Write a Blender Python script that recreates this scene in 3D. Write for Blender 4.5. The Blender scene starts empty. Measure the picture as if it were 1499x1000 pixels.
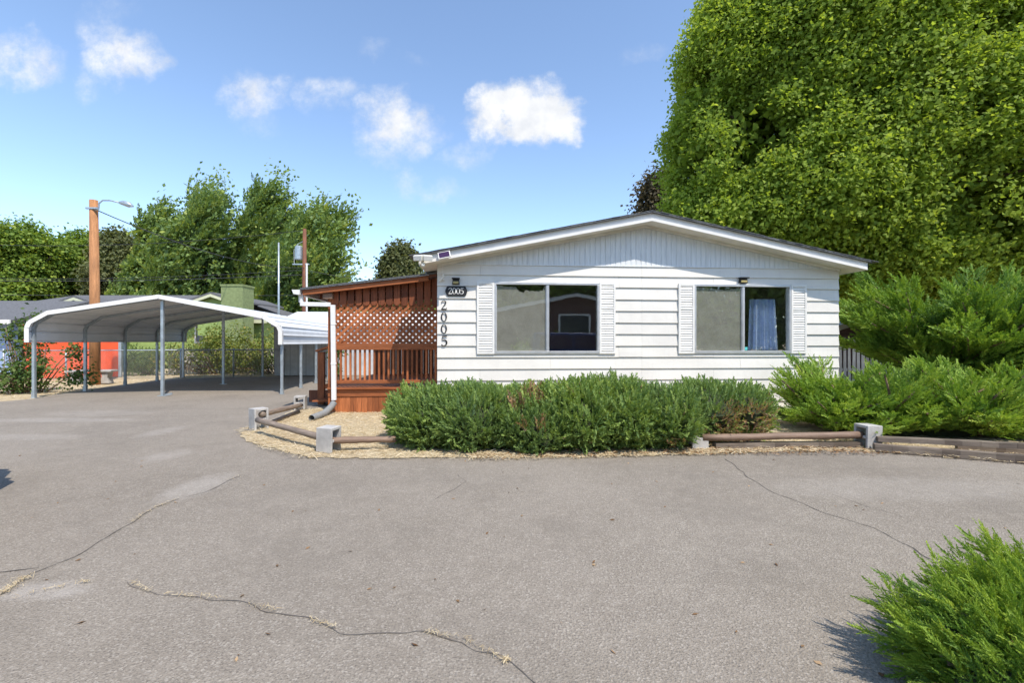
import bpy, math, random
import numpy as np
from mathutils import Vector, Matrix, Quaternion
from mathutils.geometry import delaunay_2d_cdt
from mathutils import noise as mnoise

random.seed(7)
RNG = np.random.default_rng(7)
SC = bpy.context.scene
COL = SC.collection
R = math.radians
F, CH, CX, CY = 655.0, 1.32, 749.5, 500.0      # photograph's focal length in its pixels, eye height


def G(px, py):                                  # photo pixel -> point of the ground plane
    y = F * CH / (py - CY)
    return ((px - CX) / F * y, y)


def P(px, py, y):                               # photo pixel at a known depth -> point
    return Vector(((px - CX) / F * y, y, CH - (py - CY) / F * y))


def lin(r, g, b, k=1.0):
    f = lambda c: ((c / 255 + .055) / 1.055) ** 2.4 if c > 10 else c / 255 / 12.92
    return (f(r) * k, f(g) * k, f(b) * k, 1)


# ------------------------------------------------------------------ materials
class NT:
    def __init__(self, name):
        self.m = bpy.data.materials.new(name)
        self.m.use_nodes = True
        self.t = self.m.node_tree
        self.t.nodes.clear()
        self.out = self.n('ShaderNodeOutputMaterial')

    def n(self, typ, **kw):
        nd = self.t.nodes.new(typ)
        for k, v in kw.items():
            if k in nd.inputs:
                nd.inputs[k].default_value = v
            else:
                setattr(nd, k, v)
        return nd

    def l(self, a, b):
        self.t.links.new(a, b)

    def ramp(self, fac, stops):
        r = self.n('ShaderNodeValToRGB')
        el = r.color_ramp.elements
        while len(el) < len(stops):
            el.new(.5)
        for e, (p, c) in zip(el, stops):
            e.position = p
            e.color = c if len(c) == 4 else (*c, 1)
        self.l(fac, r.inputs['Fac'])
        return r.outputs['Color']

    def coord(self, scale=(1, 1, 1), kind='Object'):
        tc = self.n('ShaderNodeTexCoord')
        mp = self.n('ShaderNodeMapping')
        mp.inputs['Scale'].default_value = scale
        self.l(tc.outputs[kind], mp.inputs['Vector'])
        return mp.outputs['Vector']

    def noise(self, vec, scale, detail=4, rough=.55):
        nd = self.n('ShaderNodeTexNoise')
        nd.inputs['Scale'].default_value = scale
        nd.inputs['Detail'].default_value = detail
        nd.inputs['Roughness'].default_value = rough
        self.l(vec, nd.inputs['Vector'])
        return nd.outputs['Fac']

    def mix(self, fac, a, b, mode='MIX'):
        nd = self.n('ShaderNodeMix', data_type='RGBA', blend_type=mode)
        for s, v in ((0, fac), (6, a), (7, b)):
            if isinstance(v, bpy.types.NodeSocket):
                self.l(v, nd.inputs[s])
            else:
                nd.inputs[s].default_value = v
        return nd.outputs[2]

    def math(self, op, a, b=None, c=None, clamp=False):
        nd = self.n('ShaderNodeMath', operation=op)
        nd.use_clamp = clamp
        for i, v in enumerate((a, b, c)):
            if v is None:
                continue
            if isinstance(v, bpy.types.NodeSocket):
                self.l(v, nd.inputs[i])
            else:
                nd.inputs[i].default_value = v
        return nd.outputs[0]

    def bump(self, h, strength, dist=.01):
        b = self.n('ShaderNodeBump')
        b.inputs['Strength'].default_value = strength
        b.inputs['Distance'].default_value = dist
        self.l(h, b.inputs['Height'])
        return b.outputs['Normal']

    def finish(self, color, rough=.7, normal=None, metallic=0.0, spec=.4):
        p = self.n('ShaderNodeBsdfPrincipled')
        if isinstance(color, bpy.types.NodeSocket):
            self.l(color, p.inputs['Base Color'])
        else:
            p.inputs['Base Color'].default_value = color
        p.inputs['Roughness'].default_value = rough
        p.inputs['Metallic'].default_value = metallic
        p.inputs['Specular IOR Level'].default_value = spec
        if normal:
            self.l(normal, p.inputs['Normal'])
        self.l(p.outputs[0], self.out.inputs[0])
        return self.m


def mk(name, col, lo=.85, hi=1.12, scale=3, rough=.7, bump=0, bscale=60, stretch=(1, 1, 1), metallic=0, spec=.4, detail=5):
    t = NT(name)
    v = t.coord(stretch)
    a = tuple(c * lo for c in col[:3])
    b = tuple(min(1, c * hi) for c in col[:3])
    c = t.ramp(t.noise(v, scale, detail), [(.3, a), (.7, b)])
    nm = t.bump(t.noise(v, bscale, 3), bump) if bump else None
    return t.finish(c, rough, nm, metallic, spec)


def leafmat(name, stops, trans=.35, rough=.55, spec=.25):
    t = NT(name)
    at = t.n('ShaderNodeAttribute', attribute_name='rnd')
    col = t.ramp(at.outputs['Fac'], stops)
    p = t.n('ShaderNodeBsdfPrincipled')
    t.l(col, p.inputs['Base Color'])
    p.inputs['Roughness'].default_value = rough
    p.inputs['Specular IOR Level'].default_value = spec
    tr = t.n('ShaderNodeBsdfTranslucent')
    t.l(t.mix(1.0, col, (1.25, 1.2, .55, 1), 'MULTIPLY'), tr.inputs['Color'])
    mx = t.n('ShaderNodeMixShader')
    mx.inputs[0].default_value = trans
    t.l(p.outputs[0], mx.inputs[1])
    t.l(tr.outputs[0], mx.inputs[2])
    t.l(mx.outputs[0], t.out.inputs[0])
    return t.m


def wood(name, col, axis=2, lo=.45, hi=1.35, rough=.6, scale=5):
    st = [9, 9, 9]
    st[axis] = .7
    t = NT(name)
    v = t.coord(tuple(st))
    g = t.noise(v, scale, 6, .65)
    big = t.noise(t.coord((1, 1, 1)), 2.3, 3)
    a = tuple(c * lo for c in col[:3])
    b = tuple(min(1, c * hi) for c in col[:3])
    c = t.ramp(g, [(.3, a), (.68, b)])
    c = t.mix(t.ramp(big, [(.35, (.0,) * 3), (.7, (.55,) * 3)]), c, tuple(x * .6 for x in col[:3]) + (1,))
    gi = t.n('ShaderNodeNewGeometry')
    c = t.mix(1.0, c, t.ramp(gi.outputs['Random Per Island'], [(0, (.62, .58, .55)), (.5, (.95, .92, .90)), (1, (1.22, 1.2, 1.15))]), 'MULTIPLY')
    return t.finish(c, rough, t.bump(g, .35, .006), 0, .3)


def striped(name, col, axis, pitch, dark, rough=.7, width=.08):
    """flat boards or battens: thin dark joints across one axis"""
    t = NT(name)
    tc = t.n('ShaderNodeTexCoord')
    sx = t.n('ShaderNodeSeparateXYZ')
    t.l(tc.outputs['Object'], sx.inputs[0])
    fr = t.math('FRACT', t.math('DIVIDE', sx.outputs[axis], pitch))
    m = t.math('LESS_THAN', fr, width)
    n = t.noise(tc.outputs['Object'], 4, 4)
    c = t.ramp(n, [(.3, tuple(x * .85 for x in col[:3])), (.7, tuple(min(1, x * 1.1) for x in col[:3]))])
    c = t.mix(m, c, dark)
    return t.finish(c, rough, t.bump(t.math('SUBTRACT', 1.0, m), .5, .01), 0, .3)


M = {}
# white lap siding: grey weathering, faint vertical streaks
t = NT('white_siding')
v = t.coord((1, 1, 1))
n1 = t.noise(v, 1.6, 5)
n2 = t.noise(t.coord((14, 14, .8)), 2.0, 4)
c = t.ramp(n1, [(.3, (.68, .65, .60)), (.7, (.785, .755, .70))])
c = t.mix(t.ramp(n2, [(.55, (0,) * 3), (.8, (.35,) * 3)]), c, (.60, .59, .57, 1))
gi = t.n('ShaderNodeNewGeometry')
c = t.mix(1.0, c, t.ramp(gi.outputs['Random Per Island'], [(0, (.955, .955, .96)), (1, (1.02, 1.02, 1.01))]), 'MULTIPLY')
M['siding'] = t.finish(c, .55, t.bump(t.noise(t.coord((40, 40, 3)), 6, 3), .12, .003))
M['gable'] = mk('white_gable_panel', (.74, .76, .77), .88, 1.06, 3, .6, stretch=(10, 10, 1))
M['trim'] = mk('white_trim', (.79, .77, .73), .92, 1.04, 6, .45)
M['soffit'] = mk('soffit_white', (.74, .71, .64), .85, 1.05, 4, .6)
M['shingle'] = mk('grey_shingle', (.10, .105, .11), .6, 1.5, 40, .9, .5, 60)
M['alu'] = mk('aluminium', (.62, .62, .62), .9, 1.1, 8, .4, metallic=.6)
M['galv'] = mk('galvanised_steel', (.42, .47, .50), .8, 1.15, 9, .42, metallic=.55)
M['dark'] = mk('black_paint', (.02, .02, .022), .8, 1.3, 10, .45)
M['white_steel'] = mk('white_steel', (.76, .77, .78), .93, 1.04, 3, .42)
M['inner'] = mk('interior_wall', (.62, .60, .56), .9, 1.1, 3, .8)
M['paper'] = mk('window_paper', (.56, .515, .45), .84, 1.08, 5, .85, .4, 12)
M['curtain'] = mk('curtain_cloth', (.62, .72, .95), .9, 1.05, 5, .9)
M['sticker'] = mk('teal_sticker', (.1, .5, .5), .95, 1.05, 5, .5)
RED = (.44, .15, .056)
M['wood_v'] = wood('stained_wood_upright', RED, 2)
M['wood_h'] = wood('stained_wood_level', RED, 0)
M['wood_dk'] = wood('stained_wood_dark', (.20, .075, .038), 2)
M['wood_grey'] = wood('weathered_beam', (.30, .20, .14), 0, .6, 1.2)
M['log'] = wood('weathered_log', (.27, .215, .17), 0, .5, 1.35)
M['log_red'] = wood('reddish_board', (.25, .175, .13), 0, .5, 1.35)
M['plank'] = wood('grey_board', (.20, .165, .135), 0, .5, 1.3)
M['pole'] = wood('brown_pole', (.42, .20, .085), 2, .55, 1.35, .7, 3)
M['pole_dk'] = wood('dark_pole', (.20, .085, .05), 2, .6, 1.3, .7, 3)
M['block'] = mk('concrete_block', (.47, .455, .43), .72, 1.12, 7, .95, .6, 90)
M['bark'] = mk('bark', (.10, .075, .055), .5, 1.5, 8, .95, .8, 20, (3, 3, .6))
M['twig'] = mk('dry_twig', (.22, .15, .10), .5, 1.4, 20, .95)
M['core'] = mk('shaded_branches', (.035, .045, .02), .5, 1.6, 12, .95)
M['green_wall'] = striped('green_house_wall', (.30, .40, .13, 1), 2, .22, (.2, .27, .09, 1), .8, .07)
M['chimney'] = mk('green_chimney', (.235, .285, .125), .78, 1.12, 9, .85, .3, 20)
M['blue_wall'] = striped('blue_house_wall', (.30, .40, .60, 1), 0, .3, (.22, .3, .46, 1), .8, .06)
M['red_wall'] = mk('red_paint', (.78, .10, .03), .85, 1.08, 3, .65)
M['shed_wall'] = striped('grey_steel_shed', (.56, .57, .58, 1), 0, .3, (.34, .35, .36, 1), .6, .08)
M['shed_roof'] = mk('pale_roof', (.62, .62, .61), .9, 1.05, 3, .6)
M['cream'] = mk('cream_trim', (.62, .62, .42), .9, 1.05, 5, .6)
M['grey_roof'] = mk('grey_roof', (.125, .125, .13), .75, 1.25, 14, .9, .3, 40)
M['brown_wall'] = striped('brown_wall', (.13, .07, .065, 1), 2, .2, (.05, .03, .03, 1))
M['picket'] = wood('weathered_picket', (.55, .53, .50), 2, .7, 1.15)
M['fence_wire'] = mk('fence_wire', (.45, .46, .46), .9, 1.1, 5, .5, metallic=.4)
M['wire'] = mk('cable_black', (.05, .05, .055), .9, 1.1, 5, .7)
M['white_pvc'] = mk('white_pvc', (.78, .78, .77), .92, 1.03, 6, .4)
M['flex'] = mk('grey_flex_pipe', (.24, .25, .25), .8, 1.2, 10, .7)
M['lampglass'] = mk('lamp_glass', (.70, .70, .66), .9, 1.05, 8, .25)
M['solar'] = mk('solar_cell', (.045, .02, .06), .9, 1.15, 8, .2)
M['pale_plastic'] = mk('pale_plastic', (.72, .70, .62), .92, 1.04, 8, .45)
M['amber'] = mk('amber_lens', (.40, .33, .14), .9, 1.1, 8, .3)
M['car_blue'] = mk('car_paint', (.05, .07, .20), .95, 1.05, 2, .25)

# glass: see-through with a mirror-like coat
t = NT('window_glass')
tr = t.n('ShaderNodeBsdfTransparent')
tr.inputs[0].default_value = (.93, .95, .94, 1)
gl = t.n('ShaderNodeBsdfGlossy')
gl.inputs['Roughness'].default_value = .012
nz = t.bump(t.noise(t.coord(), 2.5, 2), .02, .02)
t.l(nz, gl.inputs['Normal'])
fr = t.n('ShaderNodeLayerWeight')
fr.inputs['Blend'].default_value = .5
mx = t.n('ShaderNodeMixShader')
t.l(t.math('ADD', t.math('MULTIPLY', t.math('POWER', fr.outputs['Facing'], 4.0), .7), .20), mx.inputs[0])
t.l(tr.outputs[0], mx.inputs[1])
t.l(gl.outputs[0], mx.inputs[2])
t.l(mx.outputs[0], t.out.inputs[0])
M['glass'] = t.m

# carport / asphalt / straw
t = NT('asphalt')
v = t.coord()
big = t.noise(v, .35, 5, .6)
mid = t.noise(v, 2.2, 5, .65)
fine = t.noise(v, 95, 3, .7)
vor = t.n('ShaderNodeTexVoronoi')
vor.inputs['Scale'].default_value = 120
t.l(v, vor.inputs['Vector'])
sp = t.n('ShaderNodeSeparateColor')
t.l(vor.outputs['Color'], sp.inputs[0])
c = t.ramp(big, [(.3, (.212, .182, .146)), (.7, (.285, .247, .202))])
c = t.mix(t.ramp(mid, [(.35, (0,) * 3), (.75, (.35,) * 3)]), c, (.315, .277, .232, 1))
c = t.mix(t.ramp(fine, [(.36, (.62,) * 3), (.50, (0,) * 3)]), c, (.075, .066, .058, 1))
c = t.mix(t.ramp(sp.outputs[0], [(.72, (0,) * 3), (.97, (.42,) * 3)]), c, (.48, .435, .375, 1))
pt = t.noise(t.coord((1, 1, 1)), .9, 6, .62)
c = t.mix(t.ramp(pt, [(.50, (0,) * 3), (.62, (.38,) * 3)]), c, (.18, .156, .128, 1))
mot = t.noise(v, 9, 5, .75)
c = t.mix(t.ramp(mot, [(.50, (0,) * 3), (.70, (.35,) * 3)]), c, (.37, .325, .268, 1))
oil = t.noise(t.coord((1, 1, 1)), 1.7, 3)
c = t.mix(t.ramp(oil, [(.70, (0,) * 3), (.76, (.45,) * 3)]), c, (.10, .09, .08, 1))
st = t.noise(t.coord((.5, 1.6, 1)), .8, 4)
c = t.mix(t.ramp(st, [(.60, (0,) * 3), (.78, (.30,) * 3)]), c, (.135, .12, .106, 1))
# worn pale scuffs with a place and shape of their own
tc = t.n('ShaderNodeTexCoord')
sx = t.n('ShaderNodeSeparateXYZ')
t.l(tc.outputs['Object'], sx.inputs[0])
rag = t.noise(v, 5, 5, .7)
for (qx, qy, rx, ry, k) in ((290, 712, .22, .42, .5), (240, 668, .22, .33, .35), (236, 632, .2, .45, .35), (88, 615, 1.25, .25, .4),
                            (30, 640, .9, .22, .25), (150, 605, 1.0, .4, .25), (1330, 715, 1.4, .35, .25), (60, 865, .28, .10, .5)):
    gx, gy = G(qx, qy)
    dx = t.math('DIVIDE', t.math('SUBTRACT', sx.outputs[0], gx), rx)
    dy = t.math('DIVIDE', t.math('SUBTRACT', sx.outputs[1], gy), ry)
    d = t.math('ADD', t.math('MULTIPLY', dx, dx), t.math('MULTIPLY', dy, dy))
    mk_ = t.math('MULTIPLY', t.math('SUBTRACT', t.math('ADD', rag, .75), d, clamp=True), k * .9)
    c = t.mix(t.math('MULTIPLY', mk_, t.math('MULTIPLY', rag, 1.3, clamp=True), clamp=True), c, (.47, .435, .395, 1))
h = t.math('ADD', t.math('MULTIPLY', fine, .6), vor.outputs['Distance'])
M['asphalt'] = t.finish(c, .92, t.bump(h, .55, .008), 0, .25)
M['crack'] = mk('crack_dark', (.15, .13, .11), .6, 1.3, 20, 1)
M['crack_dry'] = mk('crack_dry_grass', (.40, .31, .14), .45, 1.3, 25, 1)

t = NT('straw_ground')
v = t.coord()
c = t.ramp(t.noise(v, 38, 5, .75), [(.3, (.29, .215, .13)), (.5, (.52, .425, .28)), (.72, (.68, .58, .42))])
c = t.mix(t.ramp(t.noise(v, 1.4, 4), [(.45, (0,) * 3), (.75, (.5,) * 3)]), c, (.30, .215, .125, 1))
M['straw_ground'] = t.finish(c, 1, t.bump(t.noise(v, 45, 4, .7), .9, .02), 0, .1)
M['straw'] = leafmat('straw_blades', [(0, (.38, .28, .16)), (.5, (.62, .515, .34)), (1, (.76, .67, .50))], .2, .8, .1)
M['litter'] = leafmat('brown_litter', [(0, (.13, .07, .035)), (.6, (.28, .17, .09)), (1, (.5, .34, .2))], .2, .9, .1)

M['jun_hedge'] = leafmat('juniper_green', [(0, (.12, .195, .09)), (.45, (.22, .325, .095)), (.80, (.34, .44, .105)), (.90, (.30, .38, .11)),
                                           (.935, (.23, .165, .115)), (.96, (.27, .18, .11)), (1, (.48, .28, .14))], .28)
M['jun_right'] = leafmat('juniper_bright', [(0, (.075, .15, .035)), (.5, (.20, .33, .05)), (.9, (.37, .49, .08)), (1, (.46, .53, .11))], .3)
M['jun_front'] = leafmat('juniper_near', [(0, (.055, .13, .045)), (.5, (.18, .30, .04)), (.9, (.36, .47, .06)), (.96, (.42, .50, .09)), (1, (.42, .25, .12))], .3)
M['maple'] = leafmat('maple_leaf', [(0, (.155, .225, .04)), (.5, (.30, .405, .065)), (.9, (.42, .52, .10)), (1, (.50, .56, .17))], .52, .55, .12)
M['poplar'] = leafmat('poplar_leaf', [(0, (.10, .17, .075)), (.5, (.20, .29, .08)), (.85, (.35, .41, .085)), (1, (.46, .47, .12))], .35, .5, .3)
M['elm'] = leafmat('elm_leaf', [(0, (.085, .15, .03)), (.5, (.185, .28, .045)), (.9, (.34, .41, .06)), (1, (.42, .44, .09))], .35)
M['grey_leaf'] = leafmat('grey_green_leaf', [(0, (.07, .085, .035)), (.5, (.125, .145, .055)), (1, (.23, .235, .10))], .3)
M['dry_leaf'] = leafmat('brownish_leaf', [(0, (.05, .045, .03)), (.5, (.10, .085, .05)), (1, (.19, .15, .09))], .2)
M['shrub'] = leafmat('shrub_leaf', [(0, (.08, .13, .03)), (.5, (.20, .25, .05)), (.85, (.38, .36, .09)), (1, (.46, .28, .11))], .35)
M['weed'] = leafmat('weed_leaf', [(0, (.035, .075, .02)), (.5, (.095, .16, .04)), (1, (.22, .28, .08))], .35)


# ------------------------------------------------------------------ objects
def tag(o, label=None, cat=None, group=None, kind=None):
    if label: o['label'] = label
    if cat: o['category'] = cat
    if group: o['group'] = group
    if kind: o['kind'] = kind
    return o


def thing(name, label, cat, loc=(0, 0, 0), rz=0, group=None):
    o = bpy.data.objects.new(name, None)
    o.empty_display_size = .2
    COL.objects.link(o)
    o.location = loc
    o.rotation_euler = (0, 0, rz)
    return tag(o, label, cat, group)


class MB:
    def __init__(self):
        self.v, self.f, self.m = [], [], []

    def add(self, vs, fs, mi=0):
        b = len(self.v)
        self.v += [tuple(p) for p in vs]
        self.f += [tuple(b + i for i in f) for f in fs]
        self.m += [mi] * len(fs)
        return self

    def box(self, x0, x1, y0, y1, z0, z1, mi=0):
        vs = [(x, y, z) for x in (x0, x1) for y in (y0, y1) for z in (z0, z1)]
        return self.add(vs, [(0, 1, 3, 2), (4, 6, 7, 5), (0, 4, 5, 1), (2, 3, 7, 6), (0, 2, 6, 4), (1, 5, 7, 3)], mi)

    def beam(self, p, q, w, h, up=(0, 0, 1), mi=0):
        p, q, up = Vector(p), Vector(q), Vector(up)
        d = (q - p).normalized()
        s = d.cross(up).normalized()
        u = s.cross(d)
        vs = [e + s * a * w / 2 + u * b * h / 2 for e in (p, q) for a, b in ((-1, -1), (1, -1), (1, 1), (-1, 1))]
        return self.add(vs, [(0, 3, 2, 1), (4, 5, 6, 7), (0, 1, 5, 4), (1, 2, 6, 5), (2, 3, 7, 6), (3, 0, 4, 7)], mi)

    def tube(self, pts, r, n=8, cap=True, mi=0):
        pts = [Vector(p) for p in pts]
        rs = r if isinstance(r, (list, tuple)) else [r] * len(pts)
        rings = []
        a = None
        for i, p in enumerate(pts):
            d = (pts[min(i + 1, len(pts) - 1)] - pts[max(i - 1, 0)]).normalized()
            if a is None:
                a = d.orthogonal().normalized()
            a = (a - d * a.dot(d)).normalized()
            b = d.cross(a)
            rings.append([p + (a * math.cos(2 * math.pi * k / n) + b * math.sin(2 * math.pi * k / n)) * rs[i] for k in range(n)])
        vs = [q for rg in rings for q in rg]
        fs = [(i * n + k, i * n + (k + 1) % n, (i + 1) * n + (k + 1) % n, (i + 1) * n + k) for i in range(len(pts) - 1) for k in range(n)]
        if cap:
            fs += [tuple(range(n))[::-1], tuple((len(pts) - 1) * n + k for k in range(n))]
        return self.add(vs, fs, mi)

    def prism(self, poly, y0, y1, mi=0):          # polygon in x,z swept along y
        n = len(poly)
        vs = [(x, y0, z) for x, z in poly] + [(x, y1, z) for x, z in poly]
        fs = [tuple(range(n)), tuple(range(2 * n - 1, n - 1, -1))] + [(i, i + n, (i + 1) % n + n, (i + 1) % n) for i in range(n)]
        return self.add(vs, fs, mi)

    def build(self, name, mats, parent=None, loc=(0, 0, 0), smooth=False, bevel=0, rot=None):
        me = bpy.data.meshes.new(name)
        me.from_pydata(self.v, [], self.f)
        for m in (mats if isinstance(mats, (list, tuple)) else [mats]):
            me.materials.append(m)
        me.polygons.foreach_set('material_index', self.m)
        if smooth:
            me.polygons.foreach_set('use_smooth', [True] * len(me.polygons))
        me.update()
        import bmesh
        bm = bmesh.new(); bm.from_mesh(me)
        bmesh.ops.recalc_face_normals(bm, faces=bm.faces[:])
        bm.to_mesh(me); bm.free()
        o = bpy.data.objects.new(name, me)
        COL.objects.link(o)
        o.location = loc
        if rot: o.rotation_euler = rot
        if parent: o.parent = parent
        if bevel:
            b = o.modifiers.new('edge', 'BEVEL')
            b.width = bevel; b.segments = 2; b.limit_method = 'ANGLE'
        if smooth == 'auto':
            pass
        return o


def dup(root, loc, rz=None, label=None):
    r = root.copy(); COL.objects.link(r); r.location = loc
    if rz is not None: r.rotation_euler = (0, 0, rz)
    if label: r['label'] = label
    for ch in list(root.children):
        c = ch.copy(); COL.objects.link(c); c.parent = r
        for g in ch.children:
            d = g.copy(); COL.objects.link(d); d.parent = c
    return r


def npmesh(name, V, k, rnd, mat, parent=None, loc=(0, 0, 0), smooth=False):
    """many equal faces of k corners"""
    V = np.asarray(V, np.float32).reshape(-1, 3) - np.asarray(loc, np.float32)
    n = len(V) // k
    me = bpy.data.meshes.new(name)
    me.vertices.add(len(V)); me.vertices.foreach_set('co', V.ravel())
    me.loops.add(len(V)); me.loops.foreach_set('vertex_index', np.arange(len(V), dtype=np.int32))
    me.polygons.add(n)
    me.polygons.foreach_set('loop_start', np.arange(0, len(V), k, dtype=np.int32))
    me.polygons.foreach_set('loop_total', np.full(n, k, np.int32))
    me.update(calc_edges=True)
    a = me.attributes.new('rnd', 'FLOAT', 'FACE')
    a.data.foreach_set('value', np.clip(np.asarray(rnd, np.float32), 0, 1))
    me.materials.append(mat)
    o = bpy.data.objects.new(name, me); COL.objects.link(o)
    o.location = (0, 0, 0) if parent else loc
    if parent: o.parent = parent
    return o


def unit(a):
    return a / np.maximum(np.linalg.norm(a, axis=-1, keepdims=True), 1e-9)


def basis(d, rng, roll=True):
    d = unit(d)
    r = unit(rng.normal(size=d.shape)) if roll else np.tile([0.0, 0, 1.0], (len(d), 1)) + rng.normal(size=d.shape) * .15
    x = unit(np.cross(r, d)); y = np.cross(d, x)
    return np.stack([x, y, d], axis=1)            # rows: local axes in world


# ---- juniper sprays
def spray_t(nl, rng, ll=.26, lw=.045, ang=36, flat=.5):
    q = []
    for i in range(nl):
        tt = .06 + .94 * i / (nl - 1)
        az = i * 2.399 + rng.uniform(-.4, .4)
        a = R(ang) * (1 - .55 * tt) * rng.uniform(.7, 1.3)
        L = ll * (1.05 - .55 * tt) * rng.uniform(.75, 1.25)
        o = np.array([math.cos(az), math.sin(az) * flat, 0]); o /= np.linalg.norm(o)
        d = o * math.sin(a) + np.array([0, 0, math.cos(a)])
        s = np.cross(d, [0.3, .5, .8]); s /= np.linalg.norm(s)
        b = np.array([.10 * tt * tt, .02 * tt, tt * .88])
        q += [b, b + d * L * .45 + s * lw, b + d * L, b + d * L * .45 - s * lw]
    return np.array(q)


def plume_t(ns, nl, rng, sub=.36, ang=42, ll=.34, lw=.06, flat=.45):
    q = []
    st = spray_t(nl, rng, ll, lw)
    tip = spray_t(nl, rng, ll, lw) * sub * 1.0
    for i in range(ns):
        tt = .08 + .84 * i / (ns - 1)
        az = (0 if i % 2 else math.pi) + rng.normal() * flat * 1.6
        a = R(ang) * (1.1 - .5 * tt) * rng.uniform(.8, 1.2)
        L = sub * (1.1 - .62 * tt) * rng.uniform(.8, 1.2)
        d = np.array([math.cos(az) * math.sin(a), math.sin(az) * math.sin(a), math.cos(a)])
        B = basis(d[None], rng)[0]
        q.append((st * L) @ B + np.array([.10 * tt * tt, 0, tt * .82]))
    q.append(tip + np.array([.085, 0, .70]))
    # stem
    for i in range(4):
        a0, a1 = i / 4 * .82, (i + 1) / 4 * .82
        w = .007 * (1.1 - a1)
        p0 = np.array([.1 * a0 * a0, 0, a0]); p1 = np.array([.1 * a1 * a1, 0, a1])
        q.append(np.array([p0 + [w, 0, 0], p0 - [w, 0, 0], p1 - [w, 0, 0], p1 + [w, 0, 0]]))
    return np.concatenate(q)


def scatter(temps, pos, dirs, scale, rng, rnd, jit=.12, roll=True):
    Vs, Rs = [], []
    which = rng.integers(0, len(temps), len(pos))
    B = basis(dirs, rng, roll)
    for k, T in enumerate(temps):
        idx = np.where(which == k)[0]
        if not len(idx): continue
        W = np.einsum('vi,nij->nvj', T, B[idx]) * scale[idx, None, None] + pos[idx, None, :]
        Vs.append(W.reshape(-1, 3))
        nf = len(T) // 4
        Rs.append((rnd[idx, None] + rng.normal(size=(len(idx), nf)) * jit).ravel())
    return np.concatenate(Vs), np.concatenate(Rs)


def ell_points(ells, n, rng, zmin=0, inner=.0):
    E = np.array(ells, float)
    area = (E[:, 3] * E[:, 4] + E[:, 3] * E[:, 5] + E[:, 4] * E[:, 5])
    out_p, out_n = [], []
    need = n
    while need > 0:
        m = need * 3 + 200
        k = rng.choice(len(E), m, p=area / area.sum())
        d = unit(rng.normal(size=(m, 3)))
        rad = 1 - inner * rng.random(m) ** 1.5
        p = E[k, :3] + d * E[k, 3:] * rad[:, None]
        nrm = unit(d / E[k, 3:])
        ok = p[:, 2] > zmin
        for j in range(len(E)):
            q = (p - E[j, :3]) / E[j, 3:]
            ok &= ~((np.sum(q * q, 1) < (.80 if inner == 0 else .45)) & (k != j))
        p, nrm = p[ok][:need], nrm[ok][:need]
        out_p.append(p); out_n.append(nrm); need -= len(p)
    return np.concatenate(out_p), np.concatenate(out_n)


def fbm(P3, s, off=0.0):
    return np.array([mnoise.fractal(Vector((float(p[0]) * s + off, float(p[1]) * s, float(p[2]) * s)), 1.0, 2.0, 3) for p in P3])


def blob_core(ells, k, zmin):
    b = MB()
    for (cx, cy, cz, rx, ry, rz) in ells:
        nu, nv = 14, 8
        vs, fs = [], []
        for j in range(nv + 1):
            th = math.pi * j / nv
            for i in range(nu):
                ph = 2 * math.pi * i / nu
                s = k * random.uniform(.85, 1.08)
                vs.append((cx + rx * s * math.sin(th) * math.cos(ph), cy + ry * s * math.sin(th) * math.sin(ph), max(zmin, cz + rz * s * math.cos(th))))
        for j in range(nv):
            for i in range(nu):
                fs.append((j * nu + i, j * nu + (i + 1) % nu, (j + 1) * nu + (i + 1) % nu, (j + 1) * nu + i))
        b.add(vs, fs)
    return b


# ---- broad-leaved trees
LEAF6 = np.array([[0, 0, 0], [.50, .22, .03], [.30, .50, 0], [0, 1, -.08], [-.30, .50, 0], [-.50, .22, .03]])
LEAF4 = np.array([[0, 0, 0], [.34, .45, .05], [0, 1, -.03], [-.34, .45, .05]])


def crown(ells, ncl, per, csize, leaf, rng, temp, zmin, inner=.4, streak=None, hole=.12, nscale=.5, rbase=.5, droop=.35):
    p, nrm = ell_points(ells, int(ncl * 1.5), rng, zmin, inner)
    f = fbm(p, nscale, rng.random() * 50)
    keep = f > np.quantile(f, .22)
    p, nrm, f = p[keep], nrm[keep], f[keep]
    p = p + nrm * (f[:, None] - .0) * .5 * np.mean([e[3] for e in ells]) * .35
    n = len(p)
    off = rng.normal(size=(n, per, 3)) * csize
    if streak is not None:
        s = rng.random((n, per, 1)) * csize * 4.0
        off = off * .55 + s * unit(np.asarray(streak, float)[None] + nrm * .35)[:, None, :]
    c = (p[:, None, :] + off).reshape(-1, 3)
    nn = np.repeat(nrm, per, 0)
    up = np.array([0, 0, 1.0])
    ln = unit(nn * .55 + up * .55 + rng.normal(size=c.shape) * .65)
    ld = nn * .6 - up * droop + rng.normal(size=c.shape) * .6
    if streak is not None:
        ld = np.asarray(streak, float) + rng.normal(size=c.shape) * .45
    ld = unit(ld - ln * np.sum(ld * ln, 1, keepdims=True))
    lx = np.cross(ld, ln)
    sz = leaf * rng.uniform(.65, 1.3, len(c))
    V = (c[:, None, :] + (temp[None, :, 0:1] * lx[:, None] + temp[None, :, 1:2] * ld[:, None] + temp[None, :, 2:3] * ln[:, None]) * sz[:, None, None])
    rb = np.repeat(rbase + rng.normal(size=n) * .13, per) + rng.normal(size=len(c)) * .13
    return V.reshape(-1, 3), rb, p


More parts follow.
